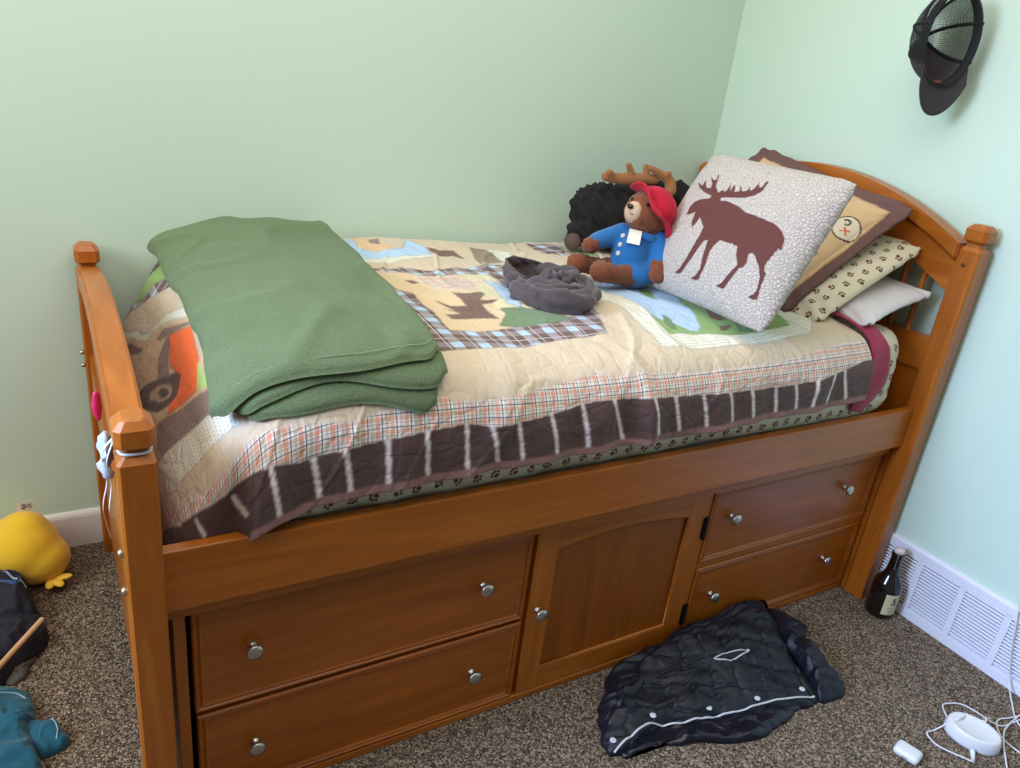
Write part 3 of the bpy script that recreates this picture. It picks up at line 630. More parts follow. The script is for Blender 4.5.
# crimson flat sheet showing at the head end of the quilt
def cloth_strip(rows, mat, name, nu=60, nv=10, thick=.003, wob=.002):
    A = catmull(rows[0], 10); B = catmull(rows[1], 10); n = len(A); V = []
    for i in range(n):
        for j in range(nv+1):
            f = j/nv; p = A[i].lerp(B[i], f)
            p = p+Vector((0, -wob*math.sin(f*PI*2+i*.2), wob*math.sin(i*.5+f*3)*.5)); V.append(p)
    me = mesh(V, [tuple(f) for f in grid_faces(n, nv+1)])
    o = link(name, me, mat); s = o.modifiers.new('thickness', 'SOLIDIFY'); s.thickness = thick; s.offset = 0; return o
m_crim = plain('crimson_cotton', srgb(158, 24, 66), .75, bump=.35, bscale=60, sheen=.2)
left = [(1.66, .40, .900), (1.690, .25, .896), (1.730, .12, .886), (1.748, .062, .850), (1.748, .040, .79), (1.744, .042, .72), (1.735, .050, .66)]
right = [(1.70, .40, .902), (1.735, .25, .898), (1.790, .12, .886), (1.812, .058, .850), (1.832, .042, .79), (1.838, .040, .72), (1.790, .050, .645)]
cs = cloth_strip((left, right), m_crim, 'crimson_sheet'); tag(cs, 'crimson sheet edge hanging out at the head end of the quilt', 'sheet')

# ------------------------------------------------------------------ the patchwork quilt
us = np.arange(.02, 1.974, .0026); ws = np.arange(0, WMAX, .0027)
UU, WW = np.meshgrid(us, ws, indexing='ij')
# the hanging head end slants a little
P = quilt(UU, WW)
colr = np.tile(PALs['tan'], (UU.size, 1)).reshape(*UU.shape, 3)
kind = np.zeros((*UU.shape, 3))
pl_ = np.interp(UU, [a for a, b in PLAID_LOW], [b for a, b in PLAID_LOW]); pt_ = np.interp(UU, [a for a, b in PLAID_TOP], [b for a, b in PLAID_TOP])
def paint(mask, name):
    colr[mask] = PALs[name]; kind[mask] = 0
    if name == 'plaid': kind[mask, 0] = 1
    if name == 'plaidb': kind[mask, 1] = 1
    if name == 'cream': kind[mask, 2] = 1
paint((WW < pt_+.0), 'plaid'); paint(WW < pl_, 'dark')
for a, b, c_, d_ in STRIPES:
    du = a+(c_-a)*np.clip((b-WW)/(b-d_), -.3, 1.2); e = np.abs(UU-du)
    m1 = (e < .0043) & (WW < pl_); paint(m1, 'stripe')
paint(WW < .017, 'binding')
edge_lines = []
for n_, poly in QUILT_PATCHES:
    pa = np.array(poly); lo = pa.min(0)-.01; hi = pa.max(0)+.01
    i0, i1 = np.searchsorted(us, [lo[0], hi[0]]); j0, j1 = np.searchsorted(ws, [lo[1], hi[1]])
    sub = inpoly(UU[i0:i1, j0:j1], WW[i0:i1, j0:j1], poly)
    mk = np.zeros(UU.shape, bool); mk[i0:i1, j0:j1] = sub
    mk &= ~((WW < .017) & (n_ != 'dark'))
    if n_ in ('dark', 'plaid', 'stripe') and pa[:, 0].mean() < .45: mk &= True
    paint(mk, n_)
    if n_ not in ('stripe',):
        er = mk[1:-1, 1:-1] & ~(mk[:-2, 1:-1] & mk[2:, 1:-1] & mk[1:-1, :-2] & mk[1:-1, 2:])
        if n_ in ('plaidb', 'green', 'orange', 'dgreen', 'blue', 'dark', 'tanwheel', 'taupe', 'cream'):
            s_ = colr[1:-1, 1:-1]; s_[er] *= .45
# ripples drawn on the lake patch
lake = np.abs(colr-PALs['blue']).sum(-1) < 1e-6
rip = np.abs(np.sin((WW*1.2+UU*.8)*160+2*np.sin(UU*30))) < .10
colr[lake & rip & (UU > 1.1)] *= .8
# stitched outlines
P[..., 2] += 0
# raised patches
gr = np.abs(np.diff(colr.sum(-1), axis=0, prepend=colr.sum(-1)[:1]))+np.abs(np.diff(colr.sum(-1), axis=1, prepend=colr.sum(-1)[:, :1]))
def soften(a):
    for ax_ in (0, 1):
        p_ = np.concatenate([a.take([0], ax_), a, a.take([-1], ax_)], ax_)
        n_ = a.shape[ax_]; a = .25*p_.take(range(0, n_), ax_)+.5*p_.take(range(1, n_+1), ax_)+.25*p_.take(range(2, n_+2), ax_)
    return a
colr = soften(colr); kind = soften(kind)
me = npmesh(P, grid_faces(len(us), len(ws)))
setcol(me, 'Col', colr.reshape(-1, 3)); setcol(me, 'Kind', kind.reshape(-1, 3)); setuv(me, np.stack([UU.ravel(), WW.ravel()], -1))
m_quilt = fabric_attr('patchwork_cotton', 'quilt')
quilt_o = link('patchwork_quilt', me, m_quilt, smooth=None)
s = quilt_o.modifiers.new('thickness', 'SOLIDIFY'); s.thickness = .007; s.offset = -1
tag(quilt_o, 'patchwork quilt with a brown border, a tartan band and woodland appliques spread over the bed', 'quilt')
# check facing
if me.polygons[len(me.polygons)//2].normal.z < 0: me.flip_normals()

# ------------------------------------------------------------------ green fleece blanket
def qn(u, w, e=.012):
    p = quilt(u, w, 0); du = quilt(u+e, w, 0)-quilt(u-e, w, 0); dw = quilt(u, w+e, 0)-quilt(u, w-e, 0)
    n = np.cross(du, dw); n /= np.linalg.norm(n, axis=-1, keepdims=True)+1e-9; return p, n
def fleece_layer(left, right, h0, th, seed, top_w=1.19, wr=.004):
    """left/right: (w, u) polylines of the two side edges from front to wall; front w varies along the edge"""
    n, m = 110, 190
    a = np.linspace(0, 1, n)[:, None]; b = np.linspace(0, 1, m)[None]
    wl = np.interp(b, [q[0] for q in left], [q[1] for q in left]); ul = np.interp(b, [q[0] for q in left], [q[2] for q in left])
    wr_ = np.interp(b, [q[0] for q in right], [q[1] for q in right]); ur = np.interp(b, [q[0] for q in right], [q[2] for q in right])
    ea = a+.0*b; eb = b+.0*a
    wav = .006*np.sin(ea*9+seed*2)*(1-eb)
    u = ul*(1-ea)+ur*ea-.031; w = wl*(1-ea)+wr_*ea+wav
    w = w+(.030*np.exp(-(ea/.05)**2)+.022*np.exp(-((1-ea)/.05)**2))*(1-eb)**12
    u = u+.012*fbm(w*6, w*0+seed, seed, 2)*(1-2*ea)
    p, nn = qn(u, w)
    # edge roundness
    d = np.minimum(np.minimum(ea, 1-ea)*.42, np.minimum(eb*1.0, (1-eb)*1.0)); r = .018
    t_ = np.clip(d/r, 0, 1); prof = np.sqrt(1-(1-t_)**2)
    ww = wr*(fbm(u*7+w*3, w*5, seed+3, 3)+.45*np.exp(-(vnoise(u*6-w*4, w*4+u*4, seed+8)*7)**2))
    topz = h0+th*.5+(th*.5+ww*t_)*prof; botz = h0+th*.5-th*.5*prof
    T = p+nn*topz[..., None]; B = p+nn*botz[..., None]
    V = np.concatenate([T.reshape(-1, 3), B.reshape(-1, 3)]); k = n*m
    F = [grid_faces(n, m), grid_faces(n, m)[:, ::-1]+k]
    per = [(i, 0) for i in range(n)]+[(n-1, j) for j in range(1, m)]+[(i, m-1) for i in range(n-2, -1, -1)]+[(0, j) for j in range(m-2, 0, -1)]
    ids = np.array([i*m+j for i, j in per]); nx = np.roll(ids, -1)
    F.append(np.stack([ids, ids+k, nx+k, nx], -1))
    return V, np.concatenate(F)
layers = [
 ([(0, .222, .440), (.3, .45, .440), (1, 1.150, .47)], [(0, .165, .772), (.25, .42, .818), (1, 1.150, .865)], .001, .013, 1),
 ([(0, .240, .430), (.3, .45, .430), (1, 1.165, .45)], [(0, .205, .800), (.25, .42, .820), (1, 1.165, .880)], .014, .013, 2),
 ([(0, .240, .410), (.04, .275, .415), (.3, .45, .440), (1, 1.188, .442)], [(0, .238, .795), (.25, .45, .812), (1, 1.188, .872)], .027, .017, 3)]
Vs, Fs, off = [], [], 0
for lf, rt, h0, th, sd in layers:
    V, F = fleece_layer(lf, rt, h0, th, sd, wr=.014 if sd == 3 else .002); Vs.append(V); Fs.append(F+off); off += len(V)
me = npmesh(np.concatenate(Vs), np.concatenate(Fs))
bm = bmesh.new(); bm.from_mesh(me); bmesh.ops.recalc_face_normals(bm, faces=bm.faces); bm.to_mesh(me); bm.free()
t = NT('green_fleece'); o = t.coord()
f1 = t.noise(o, 330, 3, .7); f2 = t.noise(o, 60, 3, .6); f3 = t.noise(o, 12, 3)
c = t.ramp(f1, [(.3, srgb(72, 88, 56)), (.6, srgb(97, 112, 76)), (.8, srgb(126, 139, 102))])
c = t.mix(t.math('MULTIPLY', f3, .35), c, srgb(84, 99, 66))
t.set(Base_Color=c, Roughness=.95, Sheen_Weight=.18, Sheen_Roughness=.6, Sheen_Tint=srgb(190, 210, 170),
      Normal=t.bump(t.math('ADD', t.math('MULTIPLY', f1, .5), t.math('MULTIPLY', f2, .6)), .55, .005))
fleece = link('fleece_blanket', me, t.m, smooth=None)
tag(fleece, 'folded sage green fleece blanket lying across the foot end of the quilt', 'blanket')
# hem stitching of the top layer
m_th = plain('pale_green_thread', srgb(140, 164, 122), .8)
a_ = np.linspace(.04, .97, 90); lf, rt, h0, th, sd = layers[2]
wl = .240+.022; wr2 = .238+.022
u_ = .408*(1-a_)+.795*a_-.031; w_ = wl*(1-a_)+wr2*a_+.006*np.sin(a_*9+6)
w_ = w_+.03*np.exp(-(a_/.05)**2)+.022*np.exp(-((1-a_)/.05)**2)
p, nn = qn(u_, w_); q = p+nn*(h0+th+.0015)
bm = bmesh.new()
for i in range(0, len(q)-1):
    bm.from_mesh(tube_mesh([q[i], q[i]*.3+q[i+1]*.7], .0009, 5))
link('hem_stitching', bm2me(bm), m_th, fleece)

# ------------------------------------------------------------------ pillows
def pillow_mesh(w, h, T, n=150, m=150, pw=2.6, pq=.55, corner=.06, noise=.004, seed=0, flat=0, flange=0, bottom=.8):
    a = np.linspace(-1, 1, n)[:, None]+np.zeros((1, m)); b = np.linspace(-1, 1, m)[None]+np.zeros((n, 1))
    # edges pull in between the corners
    rc_ = 1-.035*np.abs(a*b)**8
    x = a*w/2*(1-corner*(1-b*b))*rc_; y = b*h/2*(1-corner*(1-a*a))*rc_
    fa_, fb_ = a, b
    if flange:
        fa_ = np.clip(a/(1-2*flange/w), -1, 1); fb_ = np.clip(b/(1-2*flange/h), -1, 1)
    q = (np.clip(1-np.abs(fa_)**pw, 0, 1)*np.clip(1-np.abs(fb_)**pw, 0, 1))**pq
    nz = noise*fbm(x*11, y*11, seed, 3)*np.minimum(1, q*3)
    rad = noise*1.2*np.maximum(0, np.abs(a*b))**3*np.sin((np.abs(a)-np.abs(b))*26)
    fl = .004 if flange else .0015
    if flange: nz = nz+(q <= .001)*.006*fbm(x*14, y*14, seed+2, 2)
    zt = q*T+nz+rad+fl; zb = -(q*T*bottom)-fl+rad+(nz if flange else 0)*(q <= .001)
    top = np.stack([x, y, zt], -1).reshape(-1, 3); bot = np.stack([x, y, zb], -1).reshape(-1, 3); k = n*m
    F = [grid_faces(n, m), grid_faces(n, m)[:, ::-1]+k]
    per = [(i, 0) for i in range(n)]+[(n-1, j) for j in range(1, m)]+[(i, m-1) for i in range(n-2, -1, -1)]+[(0, j) for j in range(m-2, 0, -1)]
    ids = np.array([i*m+j for i, j in per]); nx = np.roll(ids, -1); F.append(np.stack([ids, ids+k, nx+k, nx], -1))
    me = npmesh(np.concatenate([top, bot]), np.concatenate(F)); setuv(me, np.concatenate([np.stack([x.ravel(), y.ravel()], -1)]*2))
    return me, x, y
def place(o, cen, M3):
    o.matrix_world = Matrix.Translation(cen) @ Matrix(M3).to_4x4()
# moose cushion
PM = [[0.0154, 0.5058, -0.8625], [-0.9999, 0.0141, -0.0096], [0.0073, 0.8625, 0.5059]]
me, x, y = pillow_mesh(.462, .404, .076, 260, 230, corner=.025, noise=.003, seed=4)
mk = inpoly(x, y, MOOSE).ravel(); mkf = np.concatenate([mk, np.zeros(mk.size, bool)])
base = srgb(198, 187, 176); col = np.tile(np.array(base), (mkf.size, 1)); col[mkf] = srgb(94, 50, 44)
setcol(me, 'Col', col)
co_ = np.zeros(len(me.vertices)*3, np.float32); me.vertices.foreach_get('co', co_); co_ = co_.reshape(-1, 3); co_[mkf, 2] += .0012; me.vertices.foreach_set('co', co_.ravel())
setcol(me, 'Kind', np.stack([mkf*1., mkf*0., mkf*0.], -1))
t = NT('crackle_quilted_cotton'); uv = t.coord('UV'); wn = t.noise(uv, 60, 2, .5, 0, 1)
n = t.n.new('ShaderNodeVectorMath'); n.operation = 'MULTIPLY_ADD'; t.put(n.inputs[0], wn); n.inputs[1].default_value = (.008, .008, 0); t.put(n.inputs[2], uv)
ve = t.voro(n.outputs[0], 135, 'DISTANCE_TO_EDGE'); k = t.sep(t.attr('Kind'))
inv = t.math('SUBTRACT', 1, k[0]); line = t.math('MULTIPLY', t.math('LESS_THAN', ve, .05), inv)
h = t.math('MULTIPLY', t.math('MINIMUM', t.math('MULTIPLY', ve, 2.2), .5), inv); h2 = t.noise(uv, 40, 3)
t.set(Base_Color=t.mix(t.math('MULTIPLY', line, .5), t.attr('Col'), srgb(120, 104, 104)), Roughness=.9, Normal=t.bump(t.math('ADD', h, t.math('MULTIPLY', h2, .25)), .8, .004))
o = link('moose_cushion', me, t.m, smooth=None); place(o, (1.432, .289, 1.070), PM)
tag(o, 'square cream quilted cushion with a brown moose silhouette leaning on the other pillows', 'cushion')
# brown-flanged tan sham
SM = [[-0.0028, 0.7784, -0.6277], [-0.9895, -0.0929, -0.1108], [-0.1446, 0.6208, 0.7705]]
sw_, sh_ = .585, .480
me, x, y = pillow_mesh(sw_, sh_, .055, 240, 210, corner=.055, noise=.005, seed=8, flange=.045)
col = np.tile(np.array(srgb(214, 180, 136)), (x.size, 1)).reshape(*x.shape, 3)
wb = .006*fbm(x*9, y*9, 3, 2)
fl = (np.abs(x) > sw_/2-.047+wb) | (np.abs(y) > sh_/2-.047+wb); col[fl] = srgb(106, 74, 70)
lip = ~fl & ((np.abs(x) > sw_/2-.052+wb) | (np.abs(y) > sh_/2-.052+wb)); col[lip] = srgb(176, 140, 104)
ex, ey = (x-.2086)/.030, (y-.070)/.036; rr = np.hypot(ex, ey)
col[rr < 1.12] = srgb(74, 48, 44); col[rr < 1] = srgb(226, 214, 190)
dx, dy = x-.214, y-.060; cr = ((np.abs(dx-dy) < .0032) | (np.abs(dx+dy) < .0032)) & (np.hypot(dx, dy) < .013); col[cr] = srgb(214, 92, 70)
hk = (np.abs(np.hypot(x-.200, y-.083)-.008) < .0028) & ((x > .199) | (y > .083)); col[hk] = srgb(74, 64, 54)
g = (np.hypot((x-.20)/.018, (y+.072)/.030) < 1); col[g] = srgb(92, 122, 84)
g = (np.hypot((x-.20)/.016, (y+.046)/.012) < 1); col[g] = srgb(52, 66, 54)
setcol(me, 'Col', np.concatenate([col.reshape(-1, 3)]*2))
t = NT('sham_cotton'); uv = t.coord('UV')
t.set(Base_Color=t.attr('Col'), Roughness=.85, Normal=t.bump(t.noise(uv, 30, 4, .6, .4), .35, .006))
o = link('tan_pillow_sham', me, t.m, smooth=None); place(o, (1.788, .490, 1.060), SM)
tag(o, 'tan pillow sham with a wide brown border and an oval badge, behind the moose cushion', 'pillow')
# paw print pillow
PMw = [[0.0008, 0.8894, -0.4571], [-1.0, 0.0019, 0.0019], [0.0026, 0.4571, 0.8894]]
me, x, y = pillow_mesh(.69, .43, .055, 180, 120, corner=.03, noise=.006, seed=12)
o = link('paw_print_pillow', me, paw_fabric('paw_print_pillowcase', srgb(222, 212, 184), srgb(112, 72, 60), .5, .036), smooth=None); place(o, (1.822, .490, .968), PMw)
tag(o, 'cream pillow with brown paw prints under the tan sham', 'pillow')
# pale pillow at the bottom
me, x, y = pillow_mesh(.80, .300, .045, 180, 120, corner=.05, noise=.006, seed=17)
ms = [[0.06, 0.985, -0.16], [-0.998, 0.06, 0.0], [0.0096, 0.16, 0.987]]
fx = frame_from((.07, -1, .02), (-.22, 0, .975))
o = link('pale_pillow', me, plain('pale_pillowcase', srgb(216, 212, 212), .8, bump=.5, bscale=14), smooth=None); place(o, (1.862, .478, .912), [list(r) for r in fx])
tag(o, 'plain pale grey pillow lying at the bottom of the pillow pile by the headboard', 'pillow')
# ------------------------------------------------------------------ soft toys
m_bear = plain('brown_plush', srgb(124, 64, 32), .95, bump=1.0, bscale=260, sheen=.2, var=.35)
m_blue = plain('blue_felt', srgb(18, 98, 158), .9, bump=.3, bscale=260, sheen=.25)
m_red = plain('red_felt', srgb(186, 12, 44), .95, bump=.35, bscale=260, sheen=.05)
m_muz = plain('beige_plush', srgb(202, 168, 140), .9, bump=.5, bscale=300)
m_blk = plain('black_plastic', srgb(16, 14, 14), .25)
bear = thing('teddy_bear', 'brown teddy bear in a blue jacket and red hat sitting against the moose cushion', 'soft toy', (1.32, .47, .90))
hc = Vector((1.318, .50, 1.082)); fwd = Vector((-.97, -.20, .12)).normalized(); rt = Vector((R_.x*.3, -.8, 0)); 
HF = frame_from(fwd, (.10, -.05, .99))   # x = face direction
side = HF @ Vector((0, 1, 0))
body = [ell((1.285, .500, .970), (.058, .050, .080), Matrix.Rotation(.22, 3, 'Y')), ell((1.290, .485, .928), (.070, .060, .040))]
body += capsule([(1.265, .53, 1.022), (1.225, .535, 1.010), (1.178, .53, .998)], [.028, .027, .023])
body += capsule([(1.335, .475, 1.022), (1.338, .445, .992), (1.328, .428, .962)], [.030, .029, .028])
jacket = link('jacket', remesh(body, .006, 5, .003, 30), m_blue, bear)
# collar
ring = [hc+Vector((0, 0, -.060))+Vector((math.cos(a)*.046, math.sin(a)*.042, .004*math.sin(2*a)-.004*math.cos(a))) for a in [2*PI*i/24 for i in range(24)]]
link('collar', remesh([tube_mesh(ring, .012, 10, True)]+capsule([(1.355, .49, 1.026), (1.378, .465, 1.020)], [.020, .014]), .005, 3), m_blue, bear)
hd = [ell(hc, (.067, .062, .060), HF), ell(hc+fwd*.040-Vector((0, 0, .012)), (.034, .038, .032), HF)]
head = link('head', remesh(hd, .0055, 3, .006, 130, 2), m_bear, bear)
mz = link('muzzle', remesh([ell(hc+fwd*.060-side*.012+Vector((0, -.010, -.004)), (.020, .026, .029), HF)], .004, 2), m_muz, head)
nose_p = hc+fwd*.080-side*.012+Vector((0, -.012, .010))
link('nose', ell(nose_p, (.006, .009, .007), HF), m_blk, head)
mo = [nose_p+Vector((.003, 0, -.008)), nose_p+Vector((.002, -.001, -.016)), nose_p+Vector((.004, -.012, -.019))]
link('mouth', tube_mesh(catmull(mo, 5), .0011, 6), m_blk, head)
for s_ in (-1, 1):
    link('eye', ell(hc+fwd*.050+side*.026*s_+Vector((0, -.004, .026)), (.005, .005, .005)), m_blk, head)
def foot(pts, rads): return remesh(capsule(pts, rads), .005, 2, .006, 130, 3)
link('leg', foot([(1.255, .465, .926), (1.205, .458, .932), (1.158, .460, .941)], [.031, .024, .028]), m_bear, bear)
link('leg', foot([(1.25, .52, .928), (1.19, .535, .934), (1.140, .542, .942)], [.029, .023, .028]), m_bear, bear)
link('paw', foot([(1.180, .530, .996), (1.160, .524, .992)], [.022, .021]), m_bear, bear)
link('paw', foot([(1.322, .425, .958), (1.312, .415, .942)], [.027, .025]), m_bear, bear)
def on_surface(o, target, push=0):
    l = world_loc(o); c0_ = Vector((-.0516, -1.0772, 1.3988)); d = (Vector(target)-c0_).normalized()
    ok, p, n, i = o.ray_cast(c0_-l, d); return (p+l+n*push, n) if ok else (Vector(target), -d)
# hat: dome on the back of the head and a wavy brim
ax = Vector((.76, -.26, .60)).normalized(); HM = frame_from((0, -1, 0), ax)
cenh = hc+ax*.010
V = []; nr, na = 22, 64
for i in range(nr):
    f = i/(nr-1)
    for j in range(na):
        a = 2*PI*j/na
        if f < .62:
            g_ = f/.62; ph = g_*PI/2; r = .064*math.sin(ph)**.9; z = .060*math.cos(ph)+.0
        else:
            g_ = (f-.62)/.38; r = .064+.024*g_; z = .012*g_*math.sin(4*a+.8)-.004*g_
        r *= 1+.03*math.sin(5*a+f*4)
        V.append(cenh+HM @ Vector((r*math.cos(a), r*math.sin(a), z)))
me = mesh(V, [tuple(f) for f in grid_faces(nr, na, False, True)])
hat = link('hat', me, m_red, bear); sd = hat.modifiers.new('thickness', 'SOLIDIFY'); sd.thickness = .005; sd.offset = 0
sb = hat.modifiers.new('smooth', 'SUBSURF'); sb.levels = 1; sb.render_levels = 1
# three plain pale buttons and a blank card
m_btn = plain('pale_button', srgb(196, 186, 170), .5)
def stick_on(name, me, mat, target, push):
    p_, n_ = on_surface(jacket, target, push)
    me.transform(Matrix.Translation(p_) @ n_.to_track_quat('-Y', 'Z').to_matrix().to_4x4()); return link(name, me, mat, bear, False)
bpy.context.view_layer.update()
for tg_ in ((1.196, .44, 1.036), (1.192, .44, 1.014), (1.190, .44, .992)):
    stick_on('button', lathe([(.002, -.0035), (.0060, -.003), (.0068, 0), (.006, .001)], 14, 'y'), m_btn, tg_, .0008)
m_card = plain('cream_card', srgb(236, 228, 206), .7)
cm = mesh([(-.017, 0, -.019), (.017, 0, -.022), (.019, 0, .019), (-.014, 0, .022)], [(0, 1, 2, 3)])
tg = stick_on('tag', cm, m_card, (1.214, .42, 1.036), .006)
sd = tg.modifiers.new('thickness', 'SOLIDIFY'); sd.thickness = .0015

m_bf = plain('black_plush', srgb(22, 18, 17), .95, bump=1.0, bscale=170, sheen=.0, var=.3)
m_ant = plain('tan_velour', srgb(152, 100, 56), .9, bump=.3, bscale=200, sheen=.2)
moose = thing('moose_plush', 'black plush moose with tan antlers lying against the wall behind the teddy bear', 'soft toy', (1.55, .86, .90))
bd = [ell((1.60, .90, .995), (.175, .125, .100)), ell((1.48, .88, .995), (.125, .11, .095), Matrix.Rotation(.3, 3, 'Y')), ell((1.625, .86, 1.055), (.085, .075, .062)), ell((1.73, .88, 1.05), (.07, .08, .062))]
bd += capsule([(1.46, .84, .975), (1.40, .845, .955), (1.355, .85, .945)], [.06, .045, .036])
bd = link('body', remesh(bd, .007, 3, .018, 70, 6), m_bf, moose)
link('paw', remesh([ell((1.330, .838, .925), (.024, .032, .028))], .005, 2), plain('grey_brown_plush', srgb(84, 68, 58), .9, bump=.5), moose)
al = capsule([(1.585, .80, 1.112), (1.52, .80, 1.112), (1.46, .81, 1.108), (1.405, .815, 1.112)], [.015, .017, .018, .014])
for a, b in (((1.50, .80, 1.112), (1.473, .80, 1.150)), ((1.55, .80, 1.110), (1.540, .80, 1.148)), ((1.43, .81, 1.112), (1.405, .80, 1.128))):
    al += capsule([a, b], [.012, .010])
me = remesh(al, .005, 3); me.transform(Matrix.Translation((-.006, 0, .014))); link('antler', me, m_ant, moose)
al = capsule([(1.55, .79, 1.146), (1.59, .785, 1.130), (1.625, .78, 1.112), (1.628, .77, 1.085)], [.010, .013, .018, .018])
al += capsule([(1.59, .785, 1.125), (1.61, .77, 1.135)], [.010, .009])
me = remesh(al, .005, 3); me.transform(Matrix.Translation((-.006, 0, .014))); link('antler', me, m_ant, moose)

# ------------------------------------------------------------------ charcoal snood crumpled on the quilt
def snood():
    na, nb = 220, 44
    V = np.zeros((na, nb, 3)); A = np.linspace(0, 2*PI, na, endpoint=False)
    cx, cy, cz = .965, .410, .905
    ux = np.array([.62, .785, 0]); uy = np.array([-.785, .62, 0])   # long axis runs away from the camera-left
    for i, a in enumerate(A):
        # loop of the tube seen from above; radial section below
        lx, ly = math.cos(a), math.sin(a)
        long_, short = .125, .088
        c0 = np.array([cx, cy, 0])+uxl*lx*long_+uyl*ly*short
        rad = (uxl*lx*short+uyl*ly*long_); rad /= np.linalg.norm(rad)
        near = math.exp(-((a-5.2+(2*PI if a < 2 else 0))/.9)**2)
        h = .050+.016*math.sin(2*a+.5)+.010*math.sin(5*a)
        wd = .034+.010*math.sin(3*a+1)
        for j in range(nb):
            b = 2*PI*j/nb
            s = math.copysign(abs(math.cos(b))**.8, math.cos(b)); z = math.copysign(abs(math.sin(b))**.8, math.sin(b))
            rip = .0045*math.sin(5*b+3*a+2*math.sin(2*a))+.0035*math.sin(9*b-5*a)+.003*math.sin(3*b+11*a)
            V[i, j] = c0+rad*(s*(wd+rip)-.008*math.sin(b)*0)+np.array([0, 0, cz+h*.5+z*(h*.5+rip)])
    return V
uxl = np.array([.86, -.50, 0.]); uyl = np.array([.50, .86, 0.])
m_snd = plain('charcoal_jersey', srgb(78, 65, 66), .85, bump=.45, bscale=36, sheen=.25)
SN = thing('snood_scarf', 'crumpled charcoal grey snood lying in the middle of the quilt', 'scarf', (.97, .41, .90))
def band(center, ax1, ax2, r1, r2, h0, h1, flare, ph, name, zoff=0, seed=0, a0=0, a1=2*PI, thick=.0035):
    """an open upright loop of jersey: outside wall, rolled rim, creases"""
    na, nb = 180, 34; closed = abs(a1-a0-2*PI) < 1e-6
    A = np.linspace(a0, a1, na, endpoint=not closed)[:, None]; B = np.linspace(0, 1, nb)[None]
    tall = h0+h1*np.cos(A-ph)
    r = 1+flare*(B-.4)+.04*fbm(A*1.7+0*B, B*2+A*0, seed, 3)
    bul = .16*np.sin(PI*B)
    X = (r+bul)*np.cos(A)*r1; Y = (r+bul)*np.sin(A)*r2
    cre = .0030*np.sin(A*4+B*9+seed)+.0022*np.sin(A*9-B*14+2*seed)+.008*fbm(A*3+B*4, B*6-A, seed+4, 3)
    Z = tall*B+cre*np.sin(PI*np.clip(B*1.2, 0, 1))+zoff
    P_ = center+X[..., None]*ax1+Y[..., None]*ax2+cre[..., None]*(np.cos(A)[..., None]*ax1+np.sin(A)[..., None]*ax2)
    P_[..., 2] = center[2]+Z
    me = npmesh(P_, grid_faces(na, nb, closed)); o = link(name, me, m_snd, SN, smooth=None)
    s = o.modifiers.new('thickness', 'SOLIDIFY'); s.thickness = thick; return o
c0 = np.array([.985, .485, .893])
band(c0, uxl, uyl, .074, .072, .052, .016, .15, 2.6, 'open_loop', 0, 1)
sn = []
for pts, rads in (
    ([(.875, .40, .915), (.895, .34, .918), (.945, .29, .917), (1.01, .285, .915), (1.055, .31, .915)], [.020, .029, .032, .030, .020]),
    ([(.905, .42, .922), (.93, .365, .930), (.98, .33, .930), (1.03, .33, .926)], [.016, .022, .024, .018]),
    ([(1.055, .52, .925), (1.085, .47, .928), (1.095, .41, .922), (1.085, .35, .915), (1.055, .30, .912)], [.022, .026, .026, .026, .018]),
    ([(.985, .41, .932), (1.02, .39, .940), (1.06, .40, .935), (1.09, .44, .925)], [.018, .021, .020, .016]),
    ([(.955, .42, .920), (1.00, .43, .924), (1.03, .42, .922)], [.02, .024, .02])):
    sn += capsule(pts, rads)
me = remesh(sn, .0045, 3)
k = len(me.vertices); cc = np.zeros(k*3, np.float32); nn_ = np.zeros(k*3, np.float32); me.vertices.foreach_get('co', cc); me.vertices.foreach_get('normal', nn_)
cc = cc.reshape(-1, 3); nn_ = nn_.reshape(-1, 3)
dx, dy = cc[:, 0]-1.0, cc[:, 1]-.40; an = np.arctan2(dy, dx); rr = np.hypot(dx, dy)
d_ = .0035*np.sin(an*4+rr*160+cc[:, 2]*120)+.0035*np.sin(an*2-rr*240+1)+.006*fbm(cc[:, 0]*40+cc[:, 2]*30, cc[:, 1]*40, 9, 3)
knot = np.exp(-((rr-.01)/.03)**2); d_ += .004*knot*np.sin(cc[:, 0]*700+cc[:, 1]*300)
cc += nn_*d_[:, None]*1.15; me.vertices.foreach_set('co', cc.ravel()); me.update()
link('gathered_folds', me, m_snd, SN)
for c_ in SN.children:
    c_.data.transform(Matrix.Translation((-.008, .012, 0)) @ Matrix.Diagonal((.86, .90, .95, 1)))

